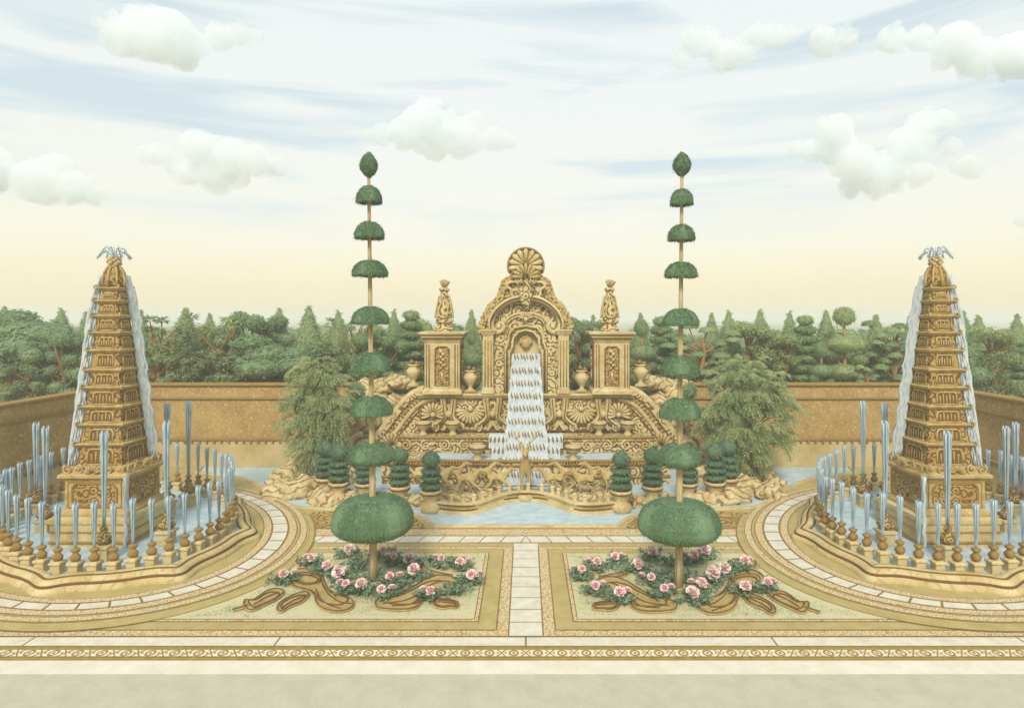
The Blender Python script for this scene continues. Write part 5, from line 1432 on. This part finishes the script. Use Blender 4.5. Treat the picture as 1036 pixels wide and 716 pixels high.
# little clipped shrubs on the rockeries
sh = thing('clipped_shrub', '', 'shrub', group='ball clipped shrubs on the rockeries')
C = MB(); rr = random.Random(9)
for z, r in ((.35, .42), (.95, .36), (1.6, .34)): leaf_blob(C, (0, 0, z), (r, r, r * .8), 240, .13, .05, rr)
obj('crown', C, M['leaf_a'], sh); obj('trunk', MB().tube([(0, 0, -.3), (0, 0, 1.5)], [.05, .03], 7), M['bark'], sh, True)
for i, (px, py, nm) in enumerate(((361, 424, 'left'), (697, 424, 'right'))):
    o = sh if i == 0 else copy_tree(sh); p = P(px, py, 26.6); o.location = p; o.scale = (1, 1, 1.25); o['label'] = 'small shrub of clipped balls on the %s rockery' % nm

# ------------------------------------------------------------------ clouds
CLOUDS = [('big white cloud cut by the top edge, upper left', [(150, 38, 28), (175, 42, 30), (120, 36, 22), (185, 58, 16), (200, 50, 15), (225, 40, 15), (245, 38, 13), (262, 36, 8)]),
          ('white cloud with three rounded lobes at the left edge', [(0, 170, 22), (-15, 178, 20), (40, 185, 24), (55, 172, 20), (25, 178, 16), (85, 192, 18), (100, 198, 12), (70, 197, 12), (48, 198, 12)]),
          ('white spiral cloud left of the left tall topiary', [(215, 165, 26), (205, 150, 18), (235, 160, 22), (262, 165, 18), (280, 168, 12), (190, 175, 14), (165, 158, 13), (148, 158, 11), (220, 182, 18), (240, 178, 14), (178, 172, 9)]),
          ('white puffy cloud between the two topiary trees, over the left topiary', [(430, 128, 26), (415, 135, 20), (455, 135, 22), (475, 145, 16), (500, 142, 14), (515, 144, 9), (385, 135, 13), (375, 137, 9), (440, 150, 14), (465, 152, 11), (480, 125, 12)]),
          ('white cloud cut by the top edge over the right topiary', [(735, 55, 18), (715, 45, 15), (690, 62, 9), (755, 55, 11), (680, 60, 6), (725, 68, 9), (700, 40, 14)]),
          ('small white cloud at the top edge right of centre', [(780, 40, 14), (765, 36, 12), (835, 42, 17), (855, 40, 13), (800, 36, 9)]),
          ('wide white cloud cut by the top right corner', [(905, 38, 16), (930, 40, 14), (960, 48, 22), (985, 60, 22), (1010, 62, 22), (1035, 55, 26), (1055, 60, 24), (950, 62, 12), (975, 75, 9)]),
          ('biggest white forked cloud left of the right tower', [(840, 135, 18), (848, 150, 20), (825, 152, 14), (805, 152, 10), (860, 170, 22), (880, 180, 20), (900, 170, 20), (915, 150, 22), (935, 130, 20), (950, 125, 14), (960, 150, 12), (985, 168, 14), (970, 170, 8), (860, 190, 12), (885, 192, 12), (925, 178, 14), (905, 186, 11)]),
          ('scrap of white cloud at the right edge above the right tower', [(1034, 222, 9), (1046, 218, 12)])]
tex = bpy.data.textures.new('cloud_lumps', 'CLOUDS'); tex.noise_scale = 7.0; tex.noise_depth = 3
tex2 = bpy.data.textures.new('cloud_wisps', 'CLOUDS'); tex2.noise_scale = 2.2; tex2.noise_depth = 4
CD = 240.0
for ci, (lab, lobes) in enumerate(CLOUDS):
    rr = random.Random(50 + ci)
    cx = sum(l[0] for l in lobes) / len(lobes); cy = sum(l[1] for l in lobes) / len(lobes)
    c = P(cx, cy, CD + ci * 9); mb = MB()
    for x, y, r in lobes:
        p = P(x, y, CD + ci * 9) - c; r_ = r * (CD + ci * 9) / F
        mb.ball((p.x, rr.uniform(-1, 1) * r_ * .5 - r_ * .2, p.z), r_, 14, 1, .8, .92)
        for k in range(5):
            a = rr.uniform(0, 6.28); q = r_ * rr.uniform(.25, .36)
            mb.ball((p.x + math.cos(a) * r_ * .84, -r_ * rr.uniform(.1, .5), p.z + math.sin(a) * r_ * .78), q, 10)
    o = obj('cloud', mb, M['cloud'], None, True); o.location = c; tag(o, lab, 'cloud', 'clouds in the sky')
    rm = o.modifiers.new('join', 'REMESH'); rm.mode = 'VOXEL'; rm.voxel_size = .38; rm.use_smooth_shade = True
    sm = o.modifiers.new('soft', 'SMOOTH'); sm.iterations = 4; sm.factor = .5
    dp = o.modifiers.new('lumps', 'DISPLACE'); dp.texture = tex; dp.texture_coords = 'LOCAL'; dp.strength = 1.3; dp.mid_level = .5
    d2 = o.modifiers.new('wisps', 'DISPLACE'); d2.texture = tex2; d2.texture_coords = 'LOCAL'; d2.strength = 1.0; d2.mid_level = .5
scene.cycles.diffuse_bounces = 3; hz = NT('thin_air'); hz.t.nodes.remove(hz.b); pv = hz.n('ShaderNodeVolumePrincipled'); pv.inputs['Color'].default_value = (0.98, 0.965, 0.90, 1); pv.inputs['Density'].default_value = HAZE
hz.l(pv.outputs[0], hz.out.inputs['Volume'])
ho = obj('haze', MB().box((0, 1150, 6.15), (3100, 2800, 14.6)), hz.m); ho['kind'] = 'stuff'
scene.cycles.use_denoising = True; scene.cycles.volume_bounces = 8; scene.cycles.max_bounces = 10
